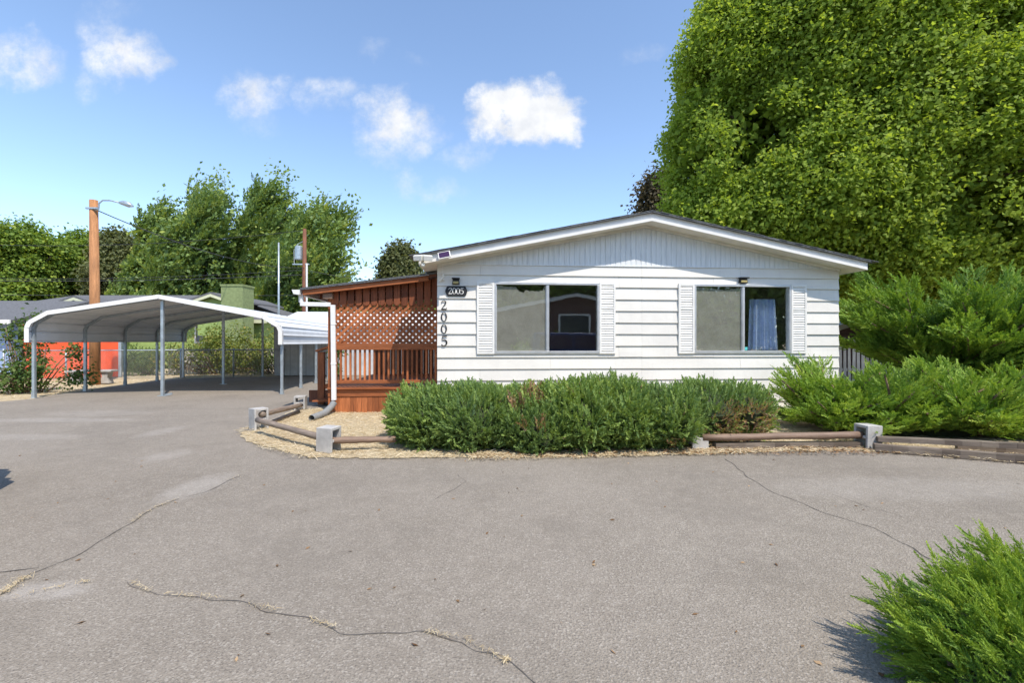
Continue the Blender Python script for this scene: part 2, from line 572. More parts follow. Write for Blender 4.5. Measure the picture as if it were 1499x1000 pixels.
def tree(name, label, cat, base, ells, ncl, per, csize, leaf, mat, trunk_r=.25, seed=1, temp=LEAF4, zmin=1.0, inner=.4, streak=None,
         group=None, nscale=.5, rbase=.5, limbs=10, th=None, droop=.35, fill=0):
    rng = np.random.default_rng(seed)
    random.seed(seed)
    o = thing(name, label, cat, (base[0], base[1], 0), 0, group)
    loc = (base[0], base[1], 0)
    V, rb, p = crown(ells, ncl, per, csize, leaf, rng, temp, zmin, inner, streak, nscale=nscale, rbase=rbase, droop=droop)
    if fill:
        pf, nf = ell_points([(*e[:3], e[3] * .74, e[4] * .74, e[5] * .74) for e in ells], fill, rng, zmin, .75)
        Bf = basis(rng.normal(size=pf.shape), rng)
        Vf = np.einsum('vi,nij->nvj', temp * leaf * 2.2, Bf) + pf[:, None, :]
        V = np.concatenate([V, Vf.reshape(-1, 3)]); rb = np.concatenate([rb, np.clip(rng.normal(size=fill) * .1 + .3, 0, 1)])
    npmesh('crown', V, len(temp), rb, mat, o, loc)
    b = MB()
    E = np.array(ells)
    topz = th or float(E[:, 2].mean())
    top = Vector((float(E[:, 0].mean()) - base[0], float(E[:, 1].mean()) - base[1], topz))
    tp = [Vector((0, 0, -.05)), Vector((random.uniform(-.1, .1), 0, topz * .3)), top * .62 + Vector((random.uniform(-.2, .2), random.uniform(-.2, .2), 0)), top]
    b.tube(tp, [trunk_r * 1.25, trunk_r, trunk_r * .7, trunk_r * .3], 9)
    ends = [Vector(e[:3]) - Vector(loc) for e in ells]
    for i in range(limbs):
        q = Vector(p[rng.integers(0, len(p))]) - Vector(loc)
        ends.append(q)
    for q in ends:
        k = random.uniform(.3, .7)
        s = tp[1].lerp(tp[3], k)
        md = s.lerp(q, .5) + Vector((random.uniform(-.2, .2), random.uniform(-.2, .2), .25))
        b.tube([s, md, s.lerp(q, .95)], [trunk_r * .38, trunk_r * .24, trunk_r * .06], 6)
    b.build('trunk', M['bark'], o, smooth=True)
    return o


# ================================================================== camera, light, sky
cam = bpy.data.cameras.new('camera')
co = bpy.data.objects.new('camera', cam); COL.objects.link(co)
co.location = (0, 0, CH); co.rotation_euler = (R(90), 0, 0)
cam.sensor_width = 36; cam.lens = 36 * F / 1499
cam.clip_end = 2000; cam.clip_start = .05
SC.camera = co
SC.view_settings.view_transform = 'Standard'
SC.view_settings.look = 'None'
SC.view_settings.exposure = 0.95
SC.view_settings.gamma = 1
SC.cycles.max_bounces = 8
SC.cycles.transparent_max_bounces = 12
SC.cycles.use_denoising = True

SUN_EL, SUN_AZ = 57, 33                # degrees up, degrees right of straight behind the camera
sd = Vector((math.sin(R(SUN_AZ)) * math.cos(R(SUN_EL)), -math.cos(R(SUN_AZ)) * math.cos(R(SUN_EL)), math.sin(R(SUN_EL))))
sl = bpy.data.lights.new('sun', 'SUN'); sl.energy = 2.75; sl.angle = R(.53); sl.color = (1, .925, .82)
so = bpy.data.objects.new('sun', sl); COL.objects.link(so)
so.rotation_euler = sd.to_track_quat('Z', 'Y').to_euler(); so.location = (6, -9, 20)

w = bpy.data.worlds.new('World'); SC.world = w; w.use_nodes = True
nt = w.node_tree; nt.nodes.clear()
T = NT.__new__(NT); T.t = nt
wo = nt.nodes.new('ShaderNodeOutputWorld'); bg = nt.nodes.new('ShaderNodeBackground')
sky = nt.nodes.new('ShaderNodeTexSky'); sky.sky_type = 'NISHITA'; sky.sun_disc = False
sky.sun_elevation = R(SUN_EL); sky.sun_rotation = R(180 - SUN_AZ)
sky.altitude = 800; sky.air_density = 1.0; sky.dust_density = .5; sky.ozone_density = 1.6
tc = nt.nodes.new('ShaderNodeTexCoord')
sep = nt.nodes.new('ShaderNodeSeparateXYZ'); nt.links.new(tc.outputs['Generated'], sep.inputs[0])
yy = T.math('MAXIMUM', sep.outputs[1], .02)
u_ = T.math('DIVIDE', sep.outputs[0], yy); v_ = T.math('DIVIDE', sep.outputs[2], yy)
cb = nt.nodes.new('ShaderNodeCombineXYZ'); nt.links.new(u_, cb.inputs[0]); nt.links.new(v_, cb.inputs[1])
nA = nt.nodes.new('ShaderNodeTexNoise'); nA.inputs['Scale'].default_value = 9; nA.inputs['Detail'].default_value = 8; nA.inputs['Roughness'].default_value = .6
nt.links.new(cb.outputs[0], nA.inputs['Vector'])
nsep = nt.nodes.new('ShaderNodeSeparateColor'); nt.links.new(nA.outputs['Color'], nsep.inputs[0])
ud = T.math('ADD', u_, T.math('MULTIPLY', T.math('SUBTRACT', nsep.outputs[0], .5), .16))
vd = T.math('ADD', v_, T.math('MULTIPLY', T.math('SUBTRACT', nsep.outputs[1], .5), .13))
nB = nt.nodes.new('ShaderNodeTexNoise'); nB.inputs['Scale'].default_value = 17; nB.inputs['Detail'].default_value = 9; nB.inputs['Roughness'].default_value = .68
nt.links.new(cb.outputs[0], nB.inputs['Vector'])
CL = [(762, 168, 74, 46, 1.5), (800, 180, 50, 32, 1.5), (735, 165, 45, 40, 1.3), (572, 180, 52, 46, .85), (590, 195, 55, 38, .75), (560, 210, 38, 34, .6), (478, 138, 50, 26, .60),
      (372, 138, 50, 36, .72), (405, 125, 26, 24, .55), (375, 175, 40, 26, .35), (180, 80, 52, 38, .85), (205, 95, 40, 26, .7), (150, 50, 32, 34, .5), (165, 15, 44, 24, .3), (45, 88, 52, 38, .72),
      (18, 80, 34, 30, .6), (134, 120, 24, 30, .45), (640, 278, 46, 20, .42), (598, 264, 30, 22, .5), (690, 222, 40, 24, .48), (942, 70, 40, 18, .32),
      (545, 75, 34, 14, .30), (605, 87, 30, 14, .26), (655, 282, 24, 14, .4)]
tot = None
for (qx, qy, rx, ry, k) in CL:
    a = T.math('MULTIPLY', T.math('SUBTRACT', ud, (qx - CX) / F), F / rx)
    b = T.math('MULTIPLY', T.math('SUBTRACT', vd, (CY - qy) / F), F / ry)
    d = T.math('ADD', T.math('MULTIPLY', a, a), T.math('MULTIPLY', b, b))
    e = T.math('MULTIPLY', T.math('SUBTRACT', 1.0, T.math('MULTIPLY', d, .55), clamp=True), k)
    tot = e if tot is None else T.math('MAXIMUM', tot, e)
den = T.math('MULTIPLY', tot, T.math('ADD', T.math('MULTIPLY', nB.outputs['Fac'], 1.9), -.15))
mr = nt.nodes.new('ShaderNodeMapRange'); mr.interpolation_type = 'SMOOTHSTEP'
mr.inputs['From Min'].default_value = .10; mr.inputs['From Max'].default_value = .92
nt.links.new(den, mr.inputs['Value'])
front = T.math('GREATER_THAN', sep.outputs[1], .03)
cf = T.math('MULTIPLY', mr.outputs[0], front)
SKYK = .135
hs = nt.nodes.new('ShaderNodeHueSaturation'); hs.inputs['Saturation'].default_value = .95
hs.inputs['Value'].default_value = 1.08
nt.links.new(sky.outputs[0], hs.inputs['Color'])
tint = T.mix(1.0, hs.outputs['Color'], (.97, 1.015, 1.03, 1), 'MULTIPLY')
ccol = T.ramp(nA.outputs['Fac'], [(.32, (.40 / SKYK, .42 / SKYK, .455 / SKYK)), (.58, (.545 / SKYK, .55 / SKYK, .56 / SKYK))])
mixc = T.mix(cf, tint, ccol)
nt.links.new(mixc, bg.inputs[0]); bg.inputs[1].default_value = SKYK
nt.links.new(bg.outputs[0], wo.inputs[0])

# ================================================================== ground
gnd = MB().add([(-400, -300, -.03), (400, -300, -.03), (400, 500, -.03), (-400, 500, -.03)], [(0, 1, 2, 3)]).build('ground', M['straw_ground'])
tag(gnd, kind='structure')


def ragged(poly, step, amp, rng):
    out = []
    for i, a in enumerate(poly):
        b = poly[(i + 1) % len(poly)]
        L = math.dist(a, b); n = max(1, int(L / step)) if L < 30 else 1
        for k in range(n):
            t_ = k / n
            out.append((a[0] + (b[0] - a[0]) * t_ + rng.normal() * amp * (n > 1), a[1] + (b[1] - a[1]) * t_ + rng.normal() * amp * (n > 1)))
    return out


def inside(p, poly):
    x, y = p; c = False
    for i in range(len(poly)):
        x1, y1 = poly[i]; x2, y2 = poly[i - 1]
        if (y1 > y) != (y2 > y) and x < (x2 - x1) * (y - y1) / (y2 - y1) + x1:
            c = not c
    return c


rg = np.random.default_rng(3)
asph_poly = [G(0, 588), G(48, 584), G(98, 576), G(122, 573), G(180, 564), G(225, 558.5), G(262, 554.5), G(330, 552), G(400, 551.5), G(520, 550), (-1.5, 17), (-1.5, 9), (9, 9), (30, 9.0), (60, -4), (30, -60), (-60, -60), (-60, 6), (-30, 9)]
ap = ragged(asph_poly, .35, .035, rg)
ab = MB().add([(x, y, .0) for x, y in ap], [tuple(range(len(ap)))])


def ribbon(b, pts, w, mi, z=.004, jit=.02, gaps=0.0):
    P0 = [Vector(G(*p)) for p in pts]
    fine = []
    for a, c in zip(P0[:-1], P0[1:]):
        n = max(2, int((c - a).length / .04))
        fine += [a.lerp(c, k / n) for k in range(n)]
    fine.append(P0[-1])
    ph = random.random() * 50
    fine = [p + Vector((mnoise.noise(Vector((p.x * 6, p.y * 6, ph))), mnoise.noise(Vector((p.x * 6, p.y * 6, ph + 9))))) * jit * 2 for p in fine]
    for i in range(len(fine) - 1):
        if gaps and mnoise.noise(Vector((i * .11, ph, 0))) < gaps - .5: continue
        d = (fine[i + 1] - fine[i]); s = Vector((-d.y, d.x)).normalized()
        w0 = .55 * w * (.35 + 1.1 * abs(mnoise.noise(Vector((i * .35, ph, 3))))); w1 = .55 * w * (.35 + 1.1 * abs(mnoise.noise(Vector(((i + 1) * .35, ph, 3)))))
        a, c = fine[i], fine[i + 1]
        b.add([(*(a + s * w0), z), (*(a - s * w0), z), (*(c - s * w1), z), (*(c + s * w1), z)], [(0, 1, 2, 3)], mi)


ribbon(ab, [(2, 873), (40, 842), (110, 815), (180, 775), (225, 745), (262, 731), (300, 722), (352, 697)], .010, 1)
ribbon(ab, [(0, 838), (30, 834), (55, 832)], .010, 1)
ribbon(ab, [(185, 853), (228, 872), (330, 879), (445, 906), (500, 926), (610, 927), (680, 938), (733, 968), (765, 988), (785, 1005)], .006, 1)
ribbon(ab, [(1062, 672), (1085, 690), (1108, 708), (1130, 722), (1165, 735), (1215, 755), (1275, 772), (1310, 790), (1335, 803), (1362, 820)], .010, 1)
ribbon(ab, [(1225, 728), (1270, 742), (1320, 757)], .005, 1)
ribbon(ab, [(670, 695), (680, 706), (655, 722), (630, 735)], .005, 1)
asph = ab.build('asphalt', [M['asphalt'], M['crack'], M['crack_dry']])
tag(asph, kind='structure')

# straw bed round the home, slightly raised and uneven
bed_poly = [G(352, 633), G(357, 642), G(381, 653), G(421, 663), G(441, 669.5), G(466, 670.5), G(520, 671.5), G(600, 672), G(750, 671), G(900, 669), G(1000, 666), G(1133, 662.5), G(1250, 660), G(1300, 664), G(1400, 671), G(1499, 679),
            (9.5, 4.3), (14, 4.8), (22, 8), (22, 30), (-1.6, 30), (-2.3, 11), (-3.45, 9.6), G(446, 601), G(428, 602), G(392, 622), G(366, 633)]


def bedmesh(poly, step, amp, name, zf, dens):
    pl = ragged(poly, step, amp, rg)
    n0 = len(pl)
    xs = [p[0] for p in pl]; ys = [p[1] for p in pl]
    pts = [Vector(p) for p in pl]
    for x in np.arange(min(xs), max(xs), dens):
        for y in np.arange(min(ys), min(max(ys), 12), dens):
            q = (x + rg.normal() * dens * .2, y + rg.normal() * dens * .2)
            if inside(q, pl): pts.append(Vector(q))
    vs, es, fs, *_ = delaunay_2d_cdt(pts, [(i, (i + 1) % n0) for i in range(n0)], [list(range(n0))], 1, 1e-5)
    bd = {i for i in range(n0)}
    b = MB()
    b.add([(v.x, v.y, .007 if k < n0 else zf(v)) for k, v in enumerate(vs)], [tuple(f) for f in fs])
    return tag(b.build(name, M['straw_ground'], smooth=True), kind='structure'), pl


def bedz(v):
    return .022 + .018 * mnoise.noise(Vector((v.x * 1.3, v.y * 1.3, 0))) + .012 * mnoise.noise(Vector((v.x * 6, v.y * 6, 4)))


bed, bed_pl = bedmesh(bed_poly, .09, .025, 'straw_bed', bedz, .16)


def litter(name, n, region, mat, lmin, lmax, wd, zf, seed, wear=1.0):
    rng = np.random.default_rng(seed)
    pts = []
    xs = [p[0] for p in region]; ys = [p[1] for p in region]
    while len(pts) < n:
        q = (rng.uniform(min(xs), max(xs)), rng.uniform(min(ys), max(ys)))
        if inside(q, region): pts.append(q)
    pts = np.array(pts)
    z = np.array([zf(Vector((x, y))) for x, y in pts]) + rng.random(n) * .018
    a = rng.random(n) * 2 * np.pi
    L = rng.uniform(lmin, lmax, n)
    d = np.stack([np.cos(a), np.sin(a), rng.normal(size=n) * .18], 1)
    s = np.stack([-np.sin(a), np.cos(a), rng.normal(size=n) * .4], 1) * wd
    c = np.stack([pts[:, 0], pts[:, 1], z], 1)
    V = np.stack([c - d * L[:, None] / 2 - s, c - d * L[:, None] / 2 + s, c + d * L[:, None] / 2 + s * .5, c + d * L[:, None] / 2 - s * .5], 1)
    return tag(npmesh(name, V.reshape(-1, 3), 4, rng.random(n), mat), kind='stuff')


def crackgrass(name, segs, n, seed):
    rng = np.random.default_rng(seed)
    c = []
    for pts, k, wd in segs:
        q = np.array([G(*p) for p in pts])
        for i in range(int(n * k)):
            j = rng.integers(0, len(q) - 1)
            f = rng.random()
            f = .5 + (f - .5) * (.35 + .65 * ((j * 7 + seed) % 3) / 2)
            p = q[j] + (q[j + 1] - q[j]) * f
            c.append((p[0] + rng.normal() * wd, p[1] + rng.normal() * wd, .010 + rng.random() * .012))
    c = np.array(c); m = len(c)
    a = rng.random(m) * 6.28
    d = np.stack([np.cos(a), np.sin(a), rng.normal(size=m) * .35], 1) * rng.uniform(.006, .017, m)[:, None]
    s_ = np.stack([-np.sin(a), np.cos(a), rng.normal(size=m) * .4], 1) * .0011
    V = np.stack([c - d - s_, c - d + s_, c + d + s_ * .4, c + d - s_ * .4], 1)
    return tag(npmesh(name, V.reshape(-1, 3), 4, rng.random(m) * .75, M['straw']), kind='stuff')


crackgrass('crack_grass', [([(2, 873), (12, 866), (24, 857), (40, 846)], .30, .02), ([(185, 770), (225, 746), (262, 731)], .16, .010), ([(10, 882), (60, 867), (110, 857), (140, 853)], .10, .008),
                           ([(185, 853), (228, 872), (330, 879), (445, 906), (500, 926)], .26, .007), ([(610, 927), (680, 938), (733, 968), (748, 972)], .2, .006), ([(330, 706), (355, 697)], .03, .02)], 620, 4)
litter('straw', 9000, [G(345, 633), G(378, 657), G(430, 673), G(600, 674), (-.6, 6.5), (-1.2, 8.3), (-3.4, 8.6), G(446, 600), G(392, 621)], M['straw'], .03, .12, .0026, bedz, 5)
litter('dry_litter', 7000, [G(575, 670), G(700, 677), G(1000, 669), G(1260, 662), G(1500, 682), (7.5, 5.6), (3.4, 6.1), (3.2, 7.6), (2.2, 7.6), (1.5, 5.4), (-1.3, 5.3)], M['straw'], .025, .09, .0028, bedz, 6)
litter('leaf_litter', 1500, [G(690, 668), G(690, 675), G(1000, 668), G(1320, 668), G(1300, 650), (2.3, 5.6)], M['litter'], .02, .06, .006, bedz, 8)
litter('verge_straw', 5000, [G(-60, 592), G(48, 583.5), G(122, 572.5), G(262, 553), (-13.3, 18.5), (-26, 18.5), (-26, 9.5)], M['straw'], .06, .22, .006, lambda v: -.02, 9)
litter('rear_straw', 2500, [G(255, 554), G(400, 551), (-9, 19), (-13.5, 19)], M['straw'], .06, .22, .006, lambda v: -.02, 10)

# ================================================================== the home
TH = math.atan2(.54, 7.26)
HO = Vector((-1.28, 7.66, 0))
cT, sT = math.cos(TH), math.sin(TH)


def HL(px, py, d=0.0):          # photo pixel on the plane d behind the front wall -> (u, z) on that plane
    ox, oy = HO.x - d * sT, HO.y + d * cT
    a = (px - CX) / F
    u = (a * oy - ox) / (cT - a * sT)
    return u, CH - (py - CY) / F * (oy + u * sT)


def HW(u, y, z):                # house coordinates -> world
    return Vector((HO.x + u * cT - y * sT, HO.y + u * sT + y * cT, z))


home = thing('mobile_home', 'white lap-sided mobile home with low gable roof and two shuttered windows', 'house', HO, TH)
W_, LEN = 7.28, 13.0
OVH, EAVE = .33, .246
PK = W_ / 2
SL = .202
sz = lambda u: 3.374 - SL * abs(u - PK)      # underside of the roof edge
wins = []
for (a, b, tpx, bpx) in ((724.5, 875.5, 416.5, 515), (1016, 1155, 418, 514)):
    u0, u1 = HL(a, 500)[0], HL(b, 500)[0]
    wins.append((u0, u1, 1.135, 2.325))
rows = [.02, .242, .445, .648, .845, 1.045, 1.245, 1.449, 1.652, 1.858, 2.06, 2.273, 2.466, 2.649]
b = MB()
for i in range(len(rows) - 1):
    z0, z1 = rows[i], rows[i + 1]
    zz = sorted({z0, z1} | {q for wn in wins for q in (wn[2], wn[3]) if z0 < q < z1})
    for a, c in zip(zz[:-1], zz[1:]):
        iv = [(0, W_)]
        for (u0, u1, wz0, wz1) in wins:
            if a < wz1 - 1e-4 and c > wz0 + 1e-4:
                iv = [q for s in iv for q in ((s[0], min(s[1], u0)), (max(s[0], u1), s[1])) if q[1] - q[0] > 1e-3]
        ya, yc = [-.003 - .023 * (z1 - q) / (z1 - z0) for q in (a, c)]
        seams = [0, 1.22 * ((i % 3) + .6), 3.585, 5.4 - .5 * (i % 2), W_]
        for s0, s1 in iv:
            cuts = [s0] + [q for q in seams if s0 + .05 < q < s1 - .05] + [s1]
            for e0, e1 in zip(cuts[:-1], cuts[1:]):
                dz = (mnoise.noise(Vector((e0 * 3, i, 0))) * .005) if a == z0 else 0
                dy = mnoise.noise(Vector((e0 * 5, i, 7))) * .003
                g = .0012
                b.add([(e0 + g, ya + dy, a + dz), (e1 - g, ya + dy, a + dz), (e1 - g, yc + dy, c), (e0 + g, yc + dy, c)], [(0, 1, 2, 3)])
                if a == z0:
                    b.add([(e0, ya + dy, a + dz), (e1, ya + dy, a + dz), (e1, .03, a + dz + .001), (e0, .03, a + dz + .001)], [(0, 1, 2, 3)])
        if iv and iv[-1][1] == W_:
            b.add([(W_, ya, a), (W_, .05, a), (W_, .05, c), (W_, yc, c)], [(0, 1, 2, 3)])
            b.add([(0, ya, a), (0, .05, a), (0, .05, c), (0, yc, c)], [(0, 1, 2, 3)])
b.build('siding', M['siding'], home)
# fluted gable above the laps
b = MB()
p = .0915
k = 0
us = np.arange(0.0, W_ - 1e-6, p)
for u in us:
    g0, g1 = u + .007, min(u + p - .007, W_)
    for a, c, y in ((g0, g1, -.012), (g1, g1 + .014, -.004)):
        c = min(c, W_)
        if c <= a: continue
        ta, tc_ = sz(a) + .05, sz(c) + .05
        if max(ta, tc_) < 2.655: continue
        mid = [PK] if a < PK < c else []
        tops = [(c, y, max(tc_, 2.655))] + [(m_, y, sz(m_) + .05) for m_ in mid] + [(a, y, max(ta, 2.655))]
        b.add([(a, y, 2.652), (c, y, 2.652)] + tops, [tuple(range(2 + len(tops)))])
    for e in (g0, g1):
        if sz(e) > 2.63:
            b.add([(e, -.012, 2.652), (e, -.004, 2.652), (e, -.004, sz(e) + .05), (e, -.012, sz(e) + .05)], [(0, 1, 2, 3)])
b.box(0, W_, -.022, 0, 2.640, 2.658)
b.box(PK + .12, PK + .126, -.014, -.0125, 2.66, sz(PK + .12))
b.build('gable_panel', M['gable'], home)
b = MB().box(0.005, .09, .05, LEN, .0, 2.72)
b.build('side_wall', M['siding'], home)
MB().box(W_ - .09, W_ - .005, .05, LEN, .0, 2.72).build('side_wall', M['siding'], home)
MB().box(.09, W_ - .09, LEN - .1, LEN, 0, 2.7).build('rear_wall', M['siding'], home)
MB().box(.09, W_ - .09, .06, LEN - .1, .5, .55).build('floor', M['inner'], home)
MB().box(.09, W_ - .09, 3.4, 3.5, .55, 2.62).build('partition', M['inner'], home)
MB().box(.09, W_ - .09, .06, LEN - .1, 2.62, 2.64).build('ceiling', M['inner'], home)
# roof: shingle skin, soffit, fascia
yf = -OVH
e0, e1 = -EAVE, W_ + EAVE
b = MB()
for a, c in ((e0 - .05, PK), (c_ := e1 + .05, PK)):
    pass
top = lambda u: sz(u) + .132
b.prism([(e0 - .05, top(e0 - .05)), (PK, top(PK)), (e1 + .05, top(e1 + .05)), (e1 + .05, top(e1 + .05) + .024), (PK, top(PK) + .024), (e0 - .05, top(e0 - .05) + .024)], yf - .055, LEN + .3)
roof = b.build('roof', M['shingle'], home)
rngs = np.random.default_rng(5)
b = MB()
for side in (-1, 1):                     # butt edges of the shingle courses along the rake
    u = PK
    while e0 - .04 < u < e1 + .04:
        u2 = u + side * .14
        lo, hi = min(u, u2), max(u, u2)
        b.prism([(lo, top(lo) + .025), (hi, top(hi) + .025), (hi, top(hi) + .031 + .006 * rngs.random()), (lo, top(lo) + .031 + .006 * rngs.random())], yf - .055 - .012 * rngs.random(), yf + .5)
        u = u2
b.build('shingle_edge', M['shingle'], roof)
b = MB()
b.prism([(e0, sz(e0) + .002), (PK, sz(PK) + .002), (e1, sz(e1) + .002), (e1, sz(e1) + .02), (PK, sz(PK) + .02), (e0, sz(e0) + .02)], yf + .022, .03)
b.prism([(e0, sz(e0) + .002), (-.0, sz(0) + .002), (0, sz(0) + .02), (e0, sz(e0) + .02)], .03, LEN)
b.prism([(W_, sz(W_) + .002), (e1, sz(e1) + .002), (e1, sz(e1) + .02), (W_, sz(W_) + .02)], .03, LEN)
b.prism([(0, sz(0) - .045), (PK, sz(PK) - .045), (W_, sz(W_) - .045), (W_, sz(W_)), (PK, sz(PK)), (0, sz(0))], -.045, -.024)
b.build('soffit', M['soffit'], home)
b = MB()
for (a, c) in ((e0, PK - .0005), (PK + .0005, e1)):
    b.prism([(a, sz(a)), (c, sz(c)), (c, sz(c) + .131), (a, sz(a) + .131)], yf, yf + .02)
    b.prism([(a, sz(a) - .006), (c, sz(c) - .006), (c, sz(c) + .042), (a, sz(a) + .042)], yf - .022, yf - .0005)
b.box(e0 - .022, e0 - .001, yf, LEN + .2, sz(e0) - .006, sz(e0) + .125)
b.box(e1 + .001, e1 + .022, yf, LEN + .2, sz(e1) - .006, sz(e1) + .125)
b.build('fascia', M['trim'], home)

# windows and shutters


def paper_poly(u0, u1, z0, z1, tears, rng):
    top_ = []
    n = 26
    for i in range(n + 1):
        u = u0 + (u1 - u0) * i / n
        f = i / n
        z = z1
        for (a, c, d) in tears:
            if a <= f <= c: z = z1 - d * (.75 + .35 * rng.random())
        top_.append((u, z))
    return [(u0, z0), (u1, z0)] + top_[::-1]


rngw = np.random.default_rng(11)
for k, (u0, u1, z0, z1) in enumerate(wins):
    b = MB()
    fw = .032
    b.box(u0 - .012, u1 + .012, -.045, .05, z0 - .03, z0 + .018)
    b.box(u0 - .012, u1 + .012, -.045, .05, z1 - .02, z1 + .02)
    b.box(u0 - .012, u0 + .022, -.045, .05, z0 + .0185, z1 - .0205)
    b.box(u1 - .022, u1 + .012, -.045, .05, z0 + .0185, z1 - .0205)
    um = (u0 + u1) / 2 + .01
    b.box(um - .022, um + .022, -.036, .035, z0 + .0185, z1 - .0205)
    b.box(um - .024, um + .024, -.030, -.0365 + .003, z0 + .03, z1 - .03)
    for x in (u0 + .022, um - .034):
        b.box(x, x + .012, -.020, .01, z0 + .02, z1 - .022)
    wf = b.build('window', M['alu'], home, bevel=.003)
    for (a, c, y) in ((u0 + .02, um - .02, -.012), (um + .02, u1 - .02, .006)):
        MB().box(a, c, y, y + .004, z0 + .015, z1 - .018).build('pane', M['glass'], wf)
    tears = [(.13, .40, .03), (.42, .95, .10), (.47, .55, .13)] if k == 0 else [(.25, .92, .028), (.5, .75, .05)]
    pp = paper_poly(u0 + .03, um - .022, z0 + .02, z1 - .03, tears, rngw)
    MB().prism(pp, .004, .007).build('paper_blind', M['paper'], wf)
    if k == 1:
        ca, cz = HL(1103, 437), HL(1146, 512)
        b = MB()
        n = 46
        for i in range(n):
            x0 = ca[0] + (cz[0] - ca[0]) * i / n; x1 = ca[0] + (cz[0] - ca[0]) * (i + 1) / n
            f = lambda i_: .16 + .035 * math.sin(i_ * .95) + .012 * math.sin(i_ * 2.3)
            b.add([(x0, f(i), 1.16), (x1, f(i + 1), 1.16), (x1 - (x1 - ca[0]) * .15 + .03, f(i + 1), 2.10), (x0 - (x0 - ca[0]) * .15 + .03, f(i), 2.10)], [(0, 1, 2, 3)])
        b.build('curtain', M['curtain'], wf, smooth=True)
        MB().box(um + .03, um + .095, .0015, .0045, z0 + .03, z0 + .085).build('sticker', M['sticker'], wf)
sh = [(698, 723.5), (876.5, 900), (992, 1015), (1156, 1178.5)]
for (a, c) in sh:
    u0, u1 = HL(a, 500)[0], HL(c, 500)[0]
    z0, z1 = 1.105, 2.352
    b = MB()
    y0, y1 = -.05, -.018
    b.box(u0, u0 + .035, y0, y1, z0, z1); b.box(u1 - .035, u1, y0, y1, z0, z1)
    b.box(u0 + .0352, u1 - .0352, y0, y1, z0, z0 + .04); b.box(u0 + .0352, u1 - .0352, y0, y1, z1 - .04, z1)
    b.box(u0 + .0352, u1 - .0352, y0, y1, (z0 + z1) / 2 + .16, (z0 + z1) / 2 + .19)
    b.box(u0 + .036, u1 - .036, -.026, y1, z0 + .041, z1 - .041)
    z = z0 + .055
    while z < z1 - .06:
        b.add([(u0 + .034, -.046, z), (u1 - .034, -.046, z), (u1 - .034, -.028, z + .040), (u0 + .034, -.028, z + .040),
               (u0 + .034, -.028, z - .004), (u1 - .034, -.028, z - .004)], [(0, 1, 2, 3), (0, 4, 5, 1)])
        z += .0435
    b.build('shutter', M['trim'], home)

# ---- numerals: strokes of changing width
ST = {'2': [[(.08, .74, .07), (.10, .86, .10), (.22, .96, .07), (.36, .97, .08), (.50, .88, .15), (.50, .74, .15), (.40, .56, .10), (.22, .32, .06), (.08, .12, .05)],
            [(.05, .075, .15), (.35, .085, .15), (.50, .07, .15), (.58, .10, .09)], [(.575, .05, .05), (.60, .26, .04)]],
      '0': [[(.32 + .25 * math.cos(a), .5 + .46 * math.sin(a), .055 + .10 * abs(math.cos(a)) ** 1.3) for a in np.linspace(0, 2 * math.pi, 25)]],
      '5': [[(.14, .93, .12), (.38, .92, .13), (.56, .95, .10)], [(.15, .95, .05), (.12, .55, .06)],
            [(.12, .54, .05), (.28, .60, .07), (.44, .55, .12), (.53, .42, .16), (.52, .25, .16), (.42, .09, .10), (.26, .04, .07), (.12, .08, .08), (.08, .18, .11)]]}


def digit(b, ch, x, z, h, y0, y1):
    for st_ in ST[ch]:
        n = len(st_)
        L, Rr = [], []
        for i, (sx_, sz_, w_) in enumerate(st_):
            a, c = st_[max(i - 1, 0)], st_[min(i + 1, n - 1)]
            d = Vector((c[0] - a[0], c[1] - a[1])).normalized() if i not in (0, n - 1) or ch != '0' else Vector((0, 1))
            s = Vector((-d.y, d.x))
            w_ *= .85
            L.append((x + (sx_ + s.x * w_ / 2) * h, z + (sz_ + s.y * w_ / 2) * h)); Rr.append((x + (sx_ - s.x * w_ / 2) * h, z + (sz_ - s.y * w_ / 2) * h))
        for i in range(n - 1):
            b.prism([Rr[i], Rr[i + 1], L[i + 1], L[i]], y0, y1)


for ch, t0, t1, lab in (('2', 440, 454, 'black metal 2 on the white siding, topmost of the column of numerals'), ('0', 457, 471, 'black metal 0 on the siding, directly under the metal 2'),
                        ('0', 474.5, 488.5, 'black metal 0 on the siding, directly above the metal 5'), ('5', 491, 507, 'black metal 5 on the siding, lowest of the column of numerals')):
    u, zt = HL(645.5, t0); _, zb = HL(645.5, t1)
    h = zt - zb
    o = thing('house_number', lab, 'house number', HW(u, -.02, zb), TH, 'black numerals on the siding')
    b = MB(); digit(b, ch, 0, 0, h, -.014, -.004); b.build('numeral', M['dark'], o)
    MB().box(.28 * h, .34 * h, -.0045, .02, .05 * h, .09 * h).build('fixing', M['dark'], o)
# plaque
u0, zt = HL(652, 419); u1, zb = HL(684, 434)
o = thing('number_plaque', 'black oval-ended plaque with white 2005 on the siding near the corner', 'plaque', HW(u0, -.02, zb), TH)
w_, h_ = u1 - u0, zt - zb
pl = []
for a in np.linspace(-90, 90, 9): pl.append((w_ - .05 + .05 * math.cos(R(a)), h_ / 2 + (h_ / 2) * math.sin(R(a)) * (.75 if abs(a) < 60 else 1)))
for a in np.linspace(90, 270, 9): pl.append((.05 + .05 * math.cos(R(a)), h_ / 2 + (h_ / 2) * math.sin(R(a)) * (.75 if 120 < a < 240 else 1)))
MB().prism(pl, -.022, .0).build('plate', M['dark'], o, bevel=.003)
b = MB()
dh = h_ * .62
for i, ch in enumerate('2005'):
    digit(b, ch, .052 + i * .066, h_ * .19, dh, -.0275, -.0215)
b.build('lettering', M['trim'], o)
